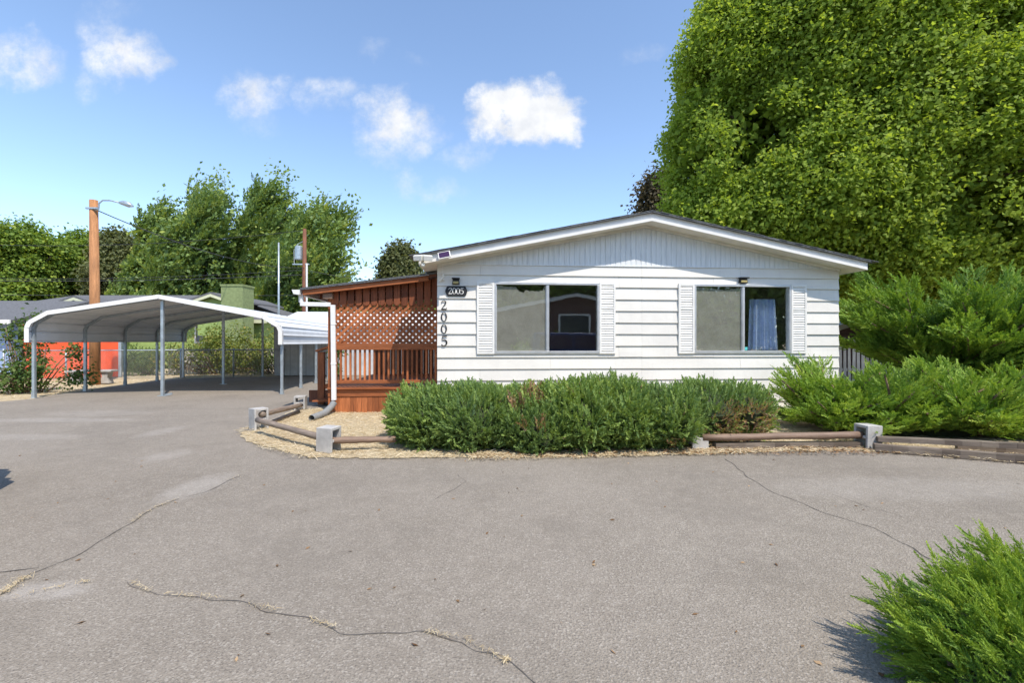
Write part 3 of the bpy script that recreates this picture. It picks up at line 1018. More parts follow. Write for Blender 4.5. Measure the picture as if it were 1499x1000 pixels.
# two small solar wall lamps
for (a, c, t0, t1, lab) in ((662, 673, 409, 417, 'small black solar lamp fixed above the 2005 plaque'), (1080, 1092.5, 408, 415, 'small dark solar lamp fixed above the right window')):
    u0, zt = HL(a, t0); u1, zb = HL(c, t1)
    o = thing('wall_lamp', lab, 'wall lamp', HW((u0 + u1) / 2, -.02, zb), TH, 'solar lamps on the front wall')
    w2, hh = (u1 - u0) / 2, zt - zb
    b = MB(); b.prism([(-w2, 0), (w2, 0), (w2 * .85, hh), (-w2 * .85, hh)], -.03, .003); b.box(-w2 * 1.05, w2 * 1.05, -.075, .0, hh, hh + .018)
    b.build('housing', M['dark'], o, bevel=.003)
    MB().prism([(-w2 * .7, hh * .12), (w2 * .7, hh * .12), (w2 * .7, hh * .55), (-w2 * .7, hh * .55)], -.055, -.0305).build('lens', M['amber'], o, bevel=.004)
# security light on the roof corner
q = HW(e0 + .06, yf - .03, sz(e0) + .03)
o = thing('security_light', 'white twin-head security lamp with motion sensor on the left roof corner', 'security light', q, TH)
b = MB().box(-.03, .03, -.02, .03, -.03, .06); b.tube([(0, -.02, .02), (0, -.06, 0), (-.02, -.08, -.03)], .014, 8); b.build('bracket', M['pale_plastic'], o)
for x, tl in ((-.07, -.25), (.075, .2)):
    lh = MB().box(-.075, .075, -.045, .035, -.045, .045).build('lamp_head', M['pale_plastic'], o, (x, -.10, .045), bevel=.012, rot=(R(18), 0, tl))
    MB().box(-.064, .064, -.052, -.046, -.036, .036).build('lamp_lens', M['lampglass'], lh)
MB().tube([(0, -.08, -.045), (0, -.085, -.075), (0, -.08, -.10)], [.026, .034, .02], 12).build('sensor', M['pale_plastic'], o, smooth=True)
q = HW(HL(651, 375, yf)[0], yf - .03, HL(651, 375, yf)[1])
o = thing('solar_panel', 'small dark solar panel in a white frame on the roof edge', 'solar panel', q, TH)
fr_ = MB().box(-.10, .10, -.012, .012, -.065, .065).build('frame', M['trim'], o, (0, -.06, 0), bevel=.004, rot=(R(-28), R(-12), 0))
MB().box(-.085, .085, -.0165, -.0125, -.052, .052).build('cell', M['solar'], fr_)
MB().tube([(0, -.05, -.01), (0, .03, -.02)], .012, 8).build('bracket', M['pale_plastic'], o)
# white cord with a hanging ornament
q = HW(HL(648, 388, -.05)[0], -.05, HL(648, 388, -.05)[1])
zt = HL(648, 388, -.05)[1]
o = thing('hanging_ornament', 'little white ornament hanging on a cord from the soffit by the corner', 'ornament', q, TH)
MB().tube([(0, 0, .03), (0, 0, -.16)], .004, 6).build('cord', M['trim'], o)
b = MB(); b.tube([(0, 0, -.15), (.012, 0, -.19), (-.004, 0, -.23)], [.008, .022, .012], 8); b.tube([(.005, 0, -.20), (-.045, 0, -.28)], [.012, .018], 8); b.tube([(.006, 0, -.21), (.022, 0, -.275)], [.01, .014], 8)
b.build('figure', M['trim'], o, smooth=True)

# ================================================================== porch
PY = .72
porch = thing('porch', 'red-brown timber porch with lattice and balustrade beside the white home', 'porch', HO, TH)
pu0, pu1 = -2.0, -.035
pz = lambda u: 2.433 + (u + .212) * .126          # underside of the roof edge board
b = MB()
b.prism([(-2.47, pz(-2.47) + .105), (-.06, pz(-.06) + .105), (-.06, pz(-.06) + .13), (-2.47, pz(-2.47) + .13)], .50, 4.6)
proof = b.build('roof', M['shingle'], porch)
MB().prism([(-2.47, pz(-2.47) + .085), (-.06, pz(-.06) + .085), (-.06, pz(-.06) + .104), (-2.47, pz(-2.47) + .104)], .53, 4.6).build('roof_deck', M['wood_dk'], proof)
MB().prism([(-2.47, pz(-2.47) + .094), (-.2, pz(-.2) + .094), (-.2, pz(-.2) + .104), (-2.47, pz(-2.47) + .104)], .515, .529).build('drip_edge', M['alu'], proof)
b = MB().prism([(-2.443, pz(-2.443)), (-.212, pz(-.212)), (-.212, pz(-.212) + .084), (-2.443, pz(-2.443) + .084)], .545, .585)
b.build('edge_board', M['wood_h'], porch, bevel=.003)
b = MB().box(-2.11, -1.94, .60, 4.4, pz(-2.02) - .11, pz(-2.02) - .005)
b.build('beam', M['wood_grey'], porch, bevel=.004)
b = MB()
for y in (1.3, 2.1, 2.9, 3.7):
    b.prism([(-2.4, pz(-2.4) - .0), (-.1, pz(-.1) - .0), (-.1, pz(-.1) + .084), (-2.4, pz(-2.4) + .084)], y, y + .04)
b.build('rafter', M['wood_dk'], porch)
# scalloped boards under the edge
b = MB()
bw = .139
n = int((pu1 - pu0) / bw) + 1
for i in range(n):
    u = pu0 + .03 + i * bw
    u2 = min(u + bw - .026, pu1)
    if u2 - u < .04: continue
    zb = 1.985
    rr = (u2 - u) / 2
    dz = random.uniform(-.006, .006)
    pol = [(u2, pz(u2) + .05), (u, pz(u) + .05)] + [(u, zb + rr * .9 + dz)] + [(u + rr - rr * math.cos(a), zb + dz + rr * .9 - rr * .9 * math.sin(a)) for a in np.linspace(.2, math.pi - .2, 7)] + [(u2, zb + rr * .9 + dz)]
    b.prism(pol, PY - .03 + random.uniform(-.003, .003), PY - .008)
b.build('valance', wood('valance_shade_wood', (.27, .085, .035), 2), porch)  # darker copy of the stained wood; shade under the roof edge is put into it
# lattice
b = MB()
lz0, lz1 = 1.28, 2.06
for s, yl in ((1, PY), (-1, PY + .012)):
    c = pu0 - 2
    while c < pu1 + 2:
        # line: u = c + s*(z-lz0)
        pts = []
        za, zb = lz0, lz1
        ua, ub = c, c + s * (lz1 - lz0)
        if s > 0:
            if ua < pu0: za = lz0 + (pu0 - c); ua = pu0
            if ub > pu1: zb = lz0 + (pu1 - c); ub = pu1
        else:
            if ua > pu1: za = lz0 + (c - pu1); ua = pu1
            if ub < pu0: zb = lz0 + (c - pu0); ub = pu0
        if zb - za > .03:
            b.beam((ua, yl, za), (ub, yl, zb), .009, .050, up=(-s, 0, 1))
        c += .118
b.build('lattice', M['wood_v'], porch)
MB().box(pu0 - .045, pu0 + .045, PY - .035, PY + .06, .05, pz(pu0) - .10).build('post', M['wood_v'], porch, bevel=.003)
MB().box(pu1 - .03, pu1 + .02, PY - .0, PY + .06, .05, pz(pu1) + .03).build('post', M['wood_v'], porch, bevel=.003)
MB().box(pu0 + .05, pu1 - .032, PY - .05, PY + .05, 1.165, 1.285).build('top_rail', M['wood_h'], porch, bevel=.004)
b = MB()
n = 22
for i in range(n):
    u = pu0 + .09 + (pu1 - pu0 - .15) * i / (n - 1)
    b.box(u - .017, u + .017, PY - .018, PY + .018, .606, 1.164)
b.build('balustrade', M['wood_v'], porch)
MB().box(pu0 + .046, pu1 - .032, PY - .04, PY + .03, .545, .605).build('bottom_rail', M['wood_h'], porch, bevel=.003)
MB().box(pu0 - .04, pu1, PY - .10, PY - .062, .445, .48).build('deck_edge', M['wood_h'], porch, bevel=.003)
MB().box(pu0 - .04, pu1, PY - .06, 4.2, .43, .468).build('deck', M['wood_h'], porch)
MB().box(pu0 - .04, pu1, PY - .055, PY - .015, .31, .428).build('rim_board', M['wood_h'], porch, bevel=.003)
b = MB()
n = 20
for i in range(n):
    u = pu0 - .04 + (pu1 - pu0 + .04) * i / n
    b.box(u + .002, u + (pu1 - pu0 + .04) / n - .002, PY - .04 + random.uniform(0, .004), PY - .018, -.01, .305)
b.build('skirting', M['wood_v'], porch)
for s in (0, 1):
    MB().box(-2.36 - .28 * s, -2.045 - .28 * s, 1.55, 2.7, .28 - .15 * s - .03, .28 - .15 * s).build('step', M['wood_h'], porch, bevel=.003)
b = MB()
for i in range(14):
    u = pu0 + 1.96 * i / 14
    b.box(u + .003, u + .137, 4.1, 4.12, .47, 1.22)
b.build('added_dark_backing', M['wood_dk'], porch)  # dark boards added at the back to darken the gaps between the balusters
q = P(471, 590, 9.4)
dn = q - HO
nu, ny = dn.x * cT + dn.y * sT, -dn.x * sT + dn.y * cT
MB().box(nu - .07, nu + .06, ny - .05, ny + .05, 0, 1.10).build('newel_post', M['wood_v'], porch, bevel=.003)
MB().beam((nu - .1, ny, 1.12), (pu0, ny - .1, 1.34), .13, .04).build('handrail', M['wood_h'], porch)
MB().beam((nu, ny, .35), (pu0, ny - .05, .52), .04, .1).build('lower_rail', M['wood_h'], porch)
MB().box(nu - .25, pu0 - .05, ny - .03, ny - .0, .05, .30).build('stringer', M['wood_dk'], porch)
# gutter and downspout
b = MB()
gz = pz(-2.5) + .10
b.prism([(-2.585, gz - .075), (-2.50, gz - .085), (-2.475, gz - .085), (-2.475, gz), (-2.482, gz), (-2.482, gz - .075), (-2.575, gz - .066), (-2.60, gz), (-2.612, gz)], .50, 4.6)
b.prism([(-2.60, gz - .001), (-2.575, gz - .066), (-2.483, gz - .075), (-2.483, gz - .001)], .501, .505)
b.build('gutter', M['white_pvc'], porch)


def hp(px, py, d):
    u, z = HL(px, py, d)
    return Vector((u, d, z))


dpts = [hp(441, 430, .62), hp(441, 443, .62), hp(444, 446, .62), hp(482, 446, .60), hp(487.5, 449, .60), hp(488.5, 465, .60), hp(489, 560, .60), hp(489, 586, .60)]
b = MB()
b.beam(dpts[0], dpts[1], .075, .055, (0, 1, 0)); b.beam(dpts[2] + Vector((-.05, 0, .01)), dpts[3] + Vector((.02, 0, 0)), .055, .075, (0, 0, 1))
b.beam(dpts[4] + Vector((0, 0, .03)), dpts[7], .08, .06, (0, 1, 0))
for z in (1.62, .9):
    b.box(dpts[5].x - .045, dpts[5].x + .045, .566, .632, z, z + .03)
b.build('downspout', M['white_pvc'], porch, bevel=.006)
e_ = G(456, 618)
s_ = HW(dpts[7].x, dpts[7].y, .15)
b = MB()
pp = [s_ + Vector((.0, 0, .06)), s_ + Vector((-.02, -.06, .0)), Vector((s_.x * .55 + e_[0] * .45, s_.y * .55 + e_[1] * .45, .075)), Vector((e_[0], e_[1], .062))]
fine = []
for a, c in zip(pp[:-1], pp[1:]):
    for k in range(14): fine.append(a.lerp(c, k / 14))
fine.append(pp[-1])
rr = [.052 + (.006 if i % 2 else 0) for i in range(len(fine))]
b.tube([f - Vector((e_[0], e_[1], 0)) for f in fine], rr, 12, False)
b.tube([f - Vector((e_[0], e_[1], 0)) for f in fine], .047, 12, False)
o = b.build('drain_pipe', M['flex'], None, (e_[0], e_[1], 0), smooth=True)
tag(o, 'grey corrugated drain pipe lying on straw below the white downspout', 'drain pipe')

# ================================================================== blocks and rails round the straw bed


def cinder(px, pyb, h, rz, label, tilt=0):
    x, y = G(px, pyb)
    o = thing('cinder_block', label, 'concrete block', (x, y, 0), rz, 'cinder blocks holding the log rails')
    b = MB()
    hw, t_ = .10, .03
    # upright block, its two hollow cells run sideways (x); shell + middle web
    b.box(-hw, hw, -hw, -hw + t_, -.06, h); b.box(-hw, hw, hw - t_, hw, -.06, h)
    b.box(-hw, hw, -hw + t_, hw - t_, -.06, -.02); b.box(-hw, hw, -hw + t_, hw - t_, h - .035, h); b.box(-hw, hw, -hw + t_, hw - t_, h * .44, h * .44 + .035)
    c = b.build('block', M['block'], o, bevel=.006)
    c.rotation_euler = (0, tilt, 0)
    return o, x, y


cinder(379, 630, .33, R(-38), 'cinder block with open cells at the left point of the straw bed', R(-2))
cinder(481, 663, .31, R(-12), 'tall grey cinder block on straw between the two log rails', R(1))
cinder(440, 600, .27, R(-78), 'small cinder block on the bed edge nearest the porch steps')
cinder(1020, 657, .15, R(4), 'low cinder block half hidden under the right end of the hedge')
cinder(1270, 656, .29, R(6), 'upright cinder block between reddish and grey rails by right junipers', R(1.5))


def rail(name, label, p, q, r, mat, flat=None, bow=.0, group='timber rails round the bed'):
    p, q = Vector(p), Vector(q)
    m = (p + q) / 2
    base = Vector((m.x, m.y, 0))
    ax = (q - p); ang = math.atan2(ax.y, ax.x)
    Rm = Matrix.Rotation(-ang, 3, 'Z')
    b = MB()
    pts = []
    n = 10
    for i in range(n + 1):
        t_ = i / n
        w = p.lerp(q, t_) - base
        w = w + Vector((random.uniform(-.004, .004), random.uniform(-.004, .004), bow * 4 * t_ * (1 - t_) + random.uniform(-.003, .003)))
        pts.append(Rm @ w)
    if flat:
        for i in range(n):
            b.beam(pts[i], pts[i + 1], flat[0], flat[1])
    else:
        b.tube(pts, [r * .86 * random.uniform(.9, 1.08) for _ in pts], 10)
    o = b.build(name, mat, None, base, smooth=not flat, rot=(0, 0, ang))
    return tag(o, label, 'rail', group)


def gp(px, py, z):       # a photo pixel on the level z
    y = F * (CH - z) / (py - CY)
    return ((px - CX) / F * y, y, z)


rail('log_rail', 'round brown log between the porch-side block and the left block', gp(440, 593, .17), gp(383, 607, .24), .05, M['log'])
rail('log_rail', 'thin lower log below the round brown log near the porch steps', gp(437, 602, .05), gp(395, 619, .06), .035, M['log'])
rail('log_rail', 'long grey-brown log sloping from left block to the tall block', gp(377, 615, .22), gp(478, 643, .17), .048, M['log'])
rail('log_rail', 'reddish log running from the tall block into the hedge', gp(482, 645, .155), gp(580, 643, .14), .045, M['log_red'])
rail('log_rail', 'thick red-brown log between hedge end and the right cinder block', gp(1028, 641, .15), gp(1262, 636.5, .165), .050, M['log_red'])
rail('board_rail', 'pale lower board lying on straw under the red-brown log', gp(1045, 652, .05), gp(1258, 650, .05), .04, M['plank'], (.10, .06))
rail('board_rail', 'upper grey board running right from the upright block under junipers', gp(1282, 642, .14), gp(1540, 655, .15), .05, M['plank'], (.11, .055))
rail('board_rail', 'lower weathered board at the asphalt edge below the junipers', gp(1280, 655, .05), gp(1540, 675, .05), .05, M['plank'], (.10, .085))
rail('board_rail', 'dark board behind the lower board at the right edge', gp(1400, 652, .07), gp(1545, 661, .07), .05, M['plank'], (.06, .1))

# ================================================================== junipers
rj = np.random.default_rng(21)
SPR = [spray_t(17, rj, .30, .042, 40, .8) for _ in range(6)]
PLU = [plume_t(13, 9, rj) for _ in range(5)]
PLUR = [plume_t(15, 13, rj, .30, 30, .24, .036, .6) for _ in range(6)]
PLUF = [plume_t(24, 19, rj, .27, 36, .24, .042) for _ in range(6)]


def juniper(name, label, base, ells, n, temps, smin, smax, mat, seed, up=.5, out=.6, lean=(0, 0, 0), zmin=.03, core=.72, rbase=.45, inner=.15, extra=None, cat='shrub', group=None, roll=True, dead=None, nscale=1.2, radial=None):
    rng = np.random.default_rng(seed)
    random.seed(seed)
    o = thing(name, label, cat, (base[0], base[1], 0), 0, group)
    p, nr = ell_points(ells, n, rng, zmin, inner)
    f = fbm(p, nscale, seed)
    p = p + nr * (f[:, None] * .10)
    d = nr * out + np.array([0, 0, up]) + np.asarray(lean, float) + rng.normal(size=p.shape) * .28
    if radial is not None:
        rd = unit(p - np.asarray(radial, float))
        d = rd * 1.0 + np.array([0, 0, up]) + nr * out * .4 + np.asarray(lean, float) + rng.normal(size=p.shape) * .20
    sc = rng.uniform(smin, smax, len(p)) * (1 + .35 * np.clip(f, -.6, .8))
    rnd = rbase + rng.normal(size=len(p)) * .14 + f * .22
    if mat in (M['jun_hedge'], M['jun_front']):
        rnd = np.clip(rnd, 0, .86)
    kill = np.zeros(len(p), bool)
    for (cx, cy, cz, r_, mode) in (dead or []):
        m = np.linalg.norm(p - np.array([cx, cy, cz]), axis=1) < r_ * rng.uniform(.6, 1.1, len(p))
        if mode == 'brown': rnd[m] = .985
        elif mode == 'dry': rnd[m] = .945; kill |= m & (rng.random(len(p)) < .6)
        else: kill |= m & (rng.random(len(p)) < .85)
    p, d, sc, rnd = p[~kill], d[~kill], sc[~kill], rnd[~kill]
    V, rb = scatter(temps, p - d / np.linalg.norm(d, axis=1, keepdims=True) * sc[:, None] * .45, d, sc, rng, rnd, .06 if mat in (M['jun_hedge'], M['jun_front']) else .10, roll)
    npmesh('foliage', V, 4, rb, mat, o, (base[0], base[1], 0))
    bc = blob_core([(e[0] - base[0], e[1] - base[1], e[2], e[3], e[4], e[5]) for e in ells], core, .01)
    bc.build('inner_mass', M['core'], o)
    b = MB()
    for i in range(90):
        e = ells[int(rng.integers(0, len(ells)))]
        a = Vector((e[0] - base[0] + rng.normal() * e[3] * .25, e[1] - base[1] + rng.normal() * e[4] * .25, .02))
        dd = unit(rng.normal(size=(1, 3)))[0]; dd[2] = abs(dd[2]) * .9
        q = Vector((e[0] - base[0] + dd[0] * e[3] * .97, e[1] - base[1] + dd[1] * e[4] * .97, max(.06, e[2] + dd[2] * e[5] * .92)))
        m = a.lerp(q, .5) + Vector((rng.normal() * .05, rng.normal() * .05, .03))
        b.tube([a, m, q], [.014, .009, .004], 5)
    b.build('branch', M['twig'], o, smooth=True)
    return o, p, d


hedge_e = [(-1.0, 5.90, .31, .60, .70, .42), (-.52, 5.82, .33, .62, .80, .45), (.08, 5.84, .28, .60, .74, .38), (.30, 5.62, .22, .5, .6, .36), (.85, 5.84, .33, .60, .78, .43), (1.40, 5.90, .36, .60, .76, .47), (1.95, 5.86, .35, .60, .72, .42), (2.52, 5.98, .40, .58, .62, .40), (3.0, 6.02, .40, .42, .5, .33)]
juniper('juniper_hedge', 'long clipped juniper hedge with a brown patch in front of the home', (.9, 5.85), hedge_e, 14500, SPR, .075, .26, M['jun_hedge'], 31, up=.50, out=.65, lean=(-.10, -.05, 0), inner=.22, core=.78,
        dead=[(.10, 5.04, .44, .17, 'brown'), (.30, 5.06, .43, .15, 'brown'), (-.25, 5.05, .12, .13, 'brown'), (.02, 5.04, .10, .10, 'brown'), (.25, 5.6, .62, .22, 'dry'), (.05, 5.4, .58, .15, 'dry'), (2.80, 5.45, .25, .42, 'dry'), (2.45, 5.3, .08, .28, 'dry'), (3.1, 5.6, .3, .32, 'dry'), (1.9, 5.2, .06, .2, 'dry'), (1.0, 5.1, .05, .14, 'dry')], cat='hedge')


def frond_juniper(name, label, base, plants, mat, seed, tmin, tmax, per=8, stations=15, start=.3, rbase=.48, cat='shrub', core=None):
    """plants: (x, y, z, branches, shortest, longest, lowest angle, highest angle, lean x, lean y, vertical stretch)"""
    rng = np.random.default_rng(seed); random.seed(seed)
    o = thing(name, label, cat, (base[0], base[1], 0))
    P_, D_, S_, R_ = [], [], [], []
    b = MB()
    for (x, y, z, nb, l0, l1, a0, a1, lx, ly, vs) in plants:
        for i in range(nb):
            az = 2 * math.pi * (i + rng.random()) / nb
            el = R(rng.uniform(a0, a1))
            L = rng.uniform(l0, l1)
            h = np.array([math.cos(az) * math.cos(el) + lx, math.sin(az) * math.cos(el) + ly, math.sin(el) * vs]); h /= np.linalg.norm(h)
            side = np.cross(h, [0, 0, 1.0]); side /= max(np.linalg.norm(side), 1e-6)
            arch = rng.uniform(-.05, .22)
            rb_ = rbase + rng.normal() * .13
            pts = []
            for k in range(stations + 1):
                t_ = k / stations
                p = np.array([x, y, z]) + h * L * t_ + np.array([0, 0, arch * L * (math.sin(t_ * 2.6) * .5)]) + side * .10 * L * math.sin(t_ * 2 + i)
                pts.append(p)
            b.tube([Vector(q) - Vector((base[0], base[1], 0)) for q in pts[::3]], [.022 * (1 - .8 * j / len(pts[::3])) + .003 for j in range(len(pts[::3]))], 5)
            for k in range(int(start * stations), stations + 1):
                t_ = k / stations
                tg = pts[min(k + 1, stations)] - pts[max(k - 1, 0)]; tg /= np.linalg.norm(tg)
                fan = .28 * L * math.sin(min(1, (1 - t_) * 1.5 + .12) * 1.57) * .55
                for j in range(per):
                    s_ = rng.uniform(-1, 1)
                    P_.append(pts[k] + side * s_ * fan + rng.normal(size=3) * .035 + np.array([0, 0, rng.uniform(-.05, .05)]))
                    D_.append(tg + side * s_ * .75 + np.array([lx * .3, 0, .22]) + rng.normal(size=3) * .16)
                    S_.append(rng.uniform(tmin, tmax) * (1.15 - .35 * t_)); R_.append(rb_ + .16 * (t_ - .6) + rng.normal() * .08)
    P_, D_, S_, R_ = map(np.array, (P_, D_, S_, R_))
    k = P_[:, 2] > .05
    V, rb = scatter(SPR, P_[k], D_[k], S_[k], rng, R_[k], .08)
    npmesh('foliage', V, 4, rb, mat, o, (base[0], base[1], 0))
    b.build('branch', M['twig'], o, smooth=True)
    if core:
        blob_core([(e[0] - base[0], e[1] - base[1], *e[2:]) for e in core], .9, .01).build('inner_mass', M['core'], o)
    return o


rl_ = np.random.default_rng(2)
lowp = []
for x, y in ((4.72, 6.6), (5.25, 6.35), (5.75, 6.45), (6.3, 6.1), (6.85, 6.4), (7.4, 6.0), (8.0, 6.3), (8.5, 5.9), (5.0, 6.9), (6.2, 6.9), (7.3, 6.9)):
    lowp.append((x, y, .06, 26, .50, 1.06, 8, 70, -.12, -.06, .66))
frond_juniper('low_juniper', 'bright low spreading juniper behind the grey boards at right', (6.2, 6.3), lowp, M['jun_right'], 33, .15, .30, 7, 12, .22, .56,
              core=[(5.3, 6.45, .12, .8, .4, .32), (6.3, 6.4, .12, 1.0, .4, .34), (7.5, 6.3, .12, 1.1, .42, .36)])
tp_ = [(9.2, 9.1, .35, 46, 1.7, 3.05, 12, 63, -.22, -.12, .97), (8.4, 8.9, .5, 26, 1.0, 2.0, 18, 62, -.30, -.15, 1.05), (10.4, 9.0, .4, 34, 1.4, 2.6, 15, 66, -.05, -.12, .9), (9.3, 8.7, .9, 22, .9, 1.7, 5, 50, -.15, -.4, 1.0)]
frond_juniper('tall_juniper', 'tall feathery juniper with arching sprays beside the right corner of home', (9.2, 9.1), tp_, M['jun_right'], 35, .26, .50, 8, 16, .34, .38,
              core=[(9.2, 9.3, .9, 1.0, .6, .7), (10.4, 9.3, .9, 1.0, .6, .8)])
fr_e = [(1.95, 1.68, .14, .42, .26, .20), (2.32, 1.80, .15, .50, .25, .21), (2.45, 1.44, .18, .60, .36, .29), (1.76, 1.48, .12, .30, .25, .20), (3.0, 1.75, .2, .5, .4, .28), (1.85, 1.25, .14, .36, .25, .24)]
juniper('spreading_juniper', 'bright spreading juniper lying over the asphalt in the near right corner', (2.5, 1.7), fr_e, 2300, PLUF, .13, .29, M['jun_front'], 37, up=.30, out=.55, lean=(-.42, .10, 0), zmin=.02, inner=.3, core=.74, rbase=.50, dead=[(1.86, 1.36, .22, .09, 'brown'), (1.9, 1.33, .16, .07, 'bare')])

soil, _ = bedmesh([(1.62, 1.2), (1.60, 1.55), (1.75, 1.80), (2.2, 1.95), (3.6, 2.0), (3.6, .6), (1.7, .6)], .08, .03, 'soil_patch', lambda v: .012 + .008 * mnoise.noise(v.to_3d() * 5), .15)
soil.data.materials[0] = mk('dark_soil', (.10, .075, .05), .5, 1.5, 25, 1, .8, 50)
litter('needle_litter', 1400, [(1.45, 1.1), (1.42, 1.6), (1.7, 1.95), (2.6, 2.1), (2.8, 1.0)], M['litter'], .012, .035, .0014, lambda v: .012, 61)
rngb = np.random.default_rng(15)
P_ = np.stack([rngb.uniform(-6, 7, 260), 1.6 + rngb.random(260) ** 1.4 * 7, np.full(260, .006)], 1)
V = []
for p in P_:
    a = rngb.random() * 6.28; L = rngb.uniform(.006, .022); w_ = L * rngb.uniform(.25, .6)
    d = np.array([math.cos(a), math.sin(a), .15]) * L; s_ = np.array([-math.sin(a), math.cos(a), .3]) * w_
    V += [p - d - s_ * .4, p - d * .1 + s_, p + d, p - d * .1 - s_]
tag(npmesh('leaf_crumbs', np.array(V), 4, rngb.random(260), M['litter']), kind='stuff')

# ================================================================== carport
PHI = R(8.5)
CO = Vector((-11.13, 10.42, 0))
cp = thing('metal_carport', 'open white metal carport with arched roof on grey steel legs', 'carport', CO, PHI)
CW, CLN = 5.42, 6.0
pk = 2.40
prof = [(0, 0), (0, 1.62), (.05, 1.74), (.40, 1.965), (CW / 2, pk), (CW - .40, 1.965), (CW - .05, 1.74), (CW, 1.62), (CW, 0)]
tilt = -.055 / CW
for k in range(5):
    y = .0 + k * CLN / 4
    b = MB()
    pts = [Vector((x, y, z + x * tilt)) for x, z in prof]
    for a, c in zip(pts[:-1], pts[1:]):
        b.beam(a, c, .055, .055, (0, 1, 0))
    for x in (0, CW):
        b.box(x - .05, x + .05, y - .05, y + .05, 0.001, .012 + .0)
        b.box(x - .034, x + .034, y - .034, y + .034, .012, .14)
    b.build('frame', M['galv'], cp)
for k in (0, 2, 4):
    y = k * CLN / 4
    b = MB().box(CW / 2 - .03, CW / 2 + .03, y - .03, y + .03, 0, pk + CW / 2 * tilt - .03)
    b.box(CW / 2 - .09, CW / 2 + .09, y - .05, y + .05, .001, .015)
    if k == 0: b.beam((CW / 2 + .05, y, .02), (CW / 2 + .19, y + .04, .05), .04, .05)
    b.build('post', M['galv'], cp)
# ribbed sheet following the frames
off = .034
outp = [(-off, 1.30), (-off, 1.64), (.022, 1.775), (.383, 2.0), (CW / 2, pk + off), (CW - .383, 2.0), (CW - .022, 1.775), (CW + off, 1.64), (CW + off, 1.30)]
path = []
for (x0, z0), (x1, z1) in zip(outp[:-1], outp[1:]):
    L = math.hypot(x1 - x0, z1 - z0)
    n = max(2, int(L / .01))
    for i in range(n): path.append((x0 + (x1 - x0) * i / n, z0 + (z1 - z0) * i / n, (x1 - x0) / L, (z1 - z0) / L))
path.append((*outp[-1], 0, -1))
s = 0; prev = None
shape = []
for (x, z, dx, dz) in path:
    if prev: s += math.hypot(x - prev[0], z - prev[1])
    prev = (x, z)
    ph = s % .225
    h = 0.0
    if ph < .05: h = .030 * min(1, ph / .012, (.05 - ph) / .012)
    shape.append((x - dz * h, z + dx * h + x * tilt))
b = MB()
ya, yb = -.17, CLN + .17
for (x0, z0), (x1, z1) in zip(shape[:-1], shape[1:]):
    b.add([(x0, ya, z0), (x1, ya, z1), (x1, yb, z1), (x0, yb, z0)], [(0, 1, 2, 3)])
me_o = b.build('roof_sheet', M['white_steel'], cp)
sol = me_o.modifiers.new('thick', 'SOLIDIFY'); sol.thickness = .002
for y in (ya, yb):
    b = MB()
    for (x0, z0), (x1, z1) in zip(outp[:-1], outp[1:]):
        p, q = Vector((x0, y, z0 + x0 * tilt)), Vector((x1, y, z1 + x1 * tilt))
        d = (q - p).normalized(); nn = Vector((-d.z, 0, d.x))
        b.add([p + nn * .03, q + nn * .03, q - nn * .065, p - nn * .065], [(0, 1, 2, 3)])
        b.add([p + nn * .03, q + nn * .03, q + nn * .03 + Vector((0, .08 if y < 0 else -.08, 0)), p + nn * .03 + Vector((0, .08 if y < 0 else -.08, 0))], [(0, 1, 2, 3)])
    bo = b.build('edge_trim', M['trim'], cp)
    m_ = bo.modifiers.new('thick', 'SOLIDIFY'); m_.thickness = .003

# ================================================================== poles and wires
px0 = P(139, 562, 13.9)
pole = thing('street_lamp', 'brown wooden pole carrying a grey street lamp behind the carport', 'street lamp', (px0.x, px0.y, 0))
ztop = P(136, 293, 13.9).z
MB().tube([(0, 0, -.2), (0, 0, 2), (-.04, 0, ztop)], [.135, .13, .105], 14).build('pole', M['pole'], pole, smooth=True)
arm = [Vector((.02, -.05, ztop - .32)), Vector((.16, -.05, ztop - .30)), Vector((.17, -.05, ztop - .12)), Vector((.28, -.05, ztop - .02)), Vector((.5, -.05, ztop - .02)), Vector((.86, -.05, ztop - .10))]
MB().tube(arm, .022, 8).build('arm', M['galv'], pole, smooth=True)
b = MB()
b.tube([Vector((.80, -.05, ztop - .09)), Vector((.92, -.05, ztop - .10)), Vector((1.1, -.05, ztop - .155)), Vector((1.24, -.05, ztop - .21))], [.035, .075, .085, .02], 12)
b.build('lamp_head', M['galv'], pole, smooth=True)
MB().box(-.19, .17, -.12, -.07, ztop - .30, ztop - .25).build('clamp', M['galv'], pole)
pB = P(446, 520, 27)
zB = P(446, 335, 27).z
pole2 = thing('utility_pole', 'dark brown utility pole with grey transformer and white conduit before poplars', 'utility pole', (pB.x, pB.y, 0))
MB().tube([(0, 0, -.2), (-.02, 0, 3), (0, 0, zB)], [.15, .14, .10], 12).build('pole', M['pole_dk'], pole2, smooth=True)
zt = P(438, 360, 27).z
MB().tube([(-.36, 0, zt - .85), (-.36, 0, zt - .80), (-.36, 0, zt - .05), (-.36, 0, zt)], [.19, .21, .21, .15], 16).build('transformer', M['galv'], pole2)
MB().tube([(.17, -.1, 0), (.17, -.1, P(449, 386, 27).z)], .055, 8).build('conduit', M['white_pvc'], pole2)
MB().box(-.7, .3, -.08, -.02, zt - 1.15, zt - 1.08).build('cross_arm', M['galv'], pole2)
b = MB(); b.tube([(-.6, -.05, zt - 1.1), (-.62, -.05, zt - .3), (-.4, -.05, zt + .1), (0, -.05, zt + .3)], .02, 6); b.build('lead', M['fence_wire'], pole2)
pF = P(408, 560, 20)
fp = MB().tube([(0, 0, -.1), (0, 0, P(408, 355, 20).z)], [.05, .035], 10).build('metal_mast', M['galv'], None, (pF.x, pF.y, 0), smooth=True)
tag(fp, 'thin pale metal mast standing behind the carport before poplars', 'mast')


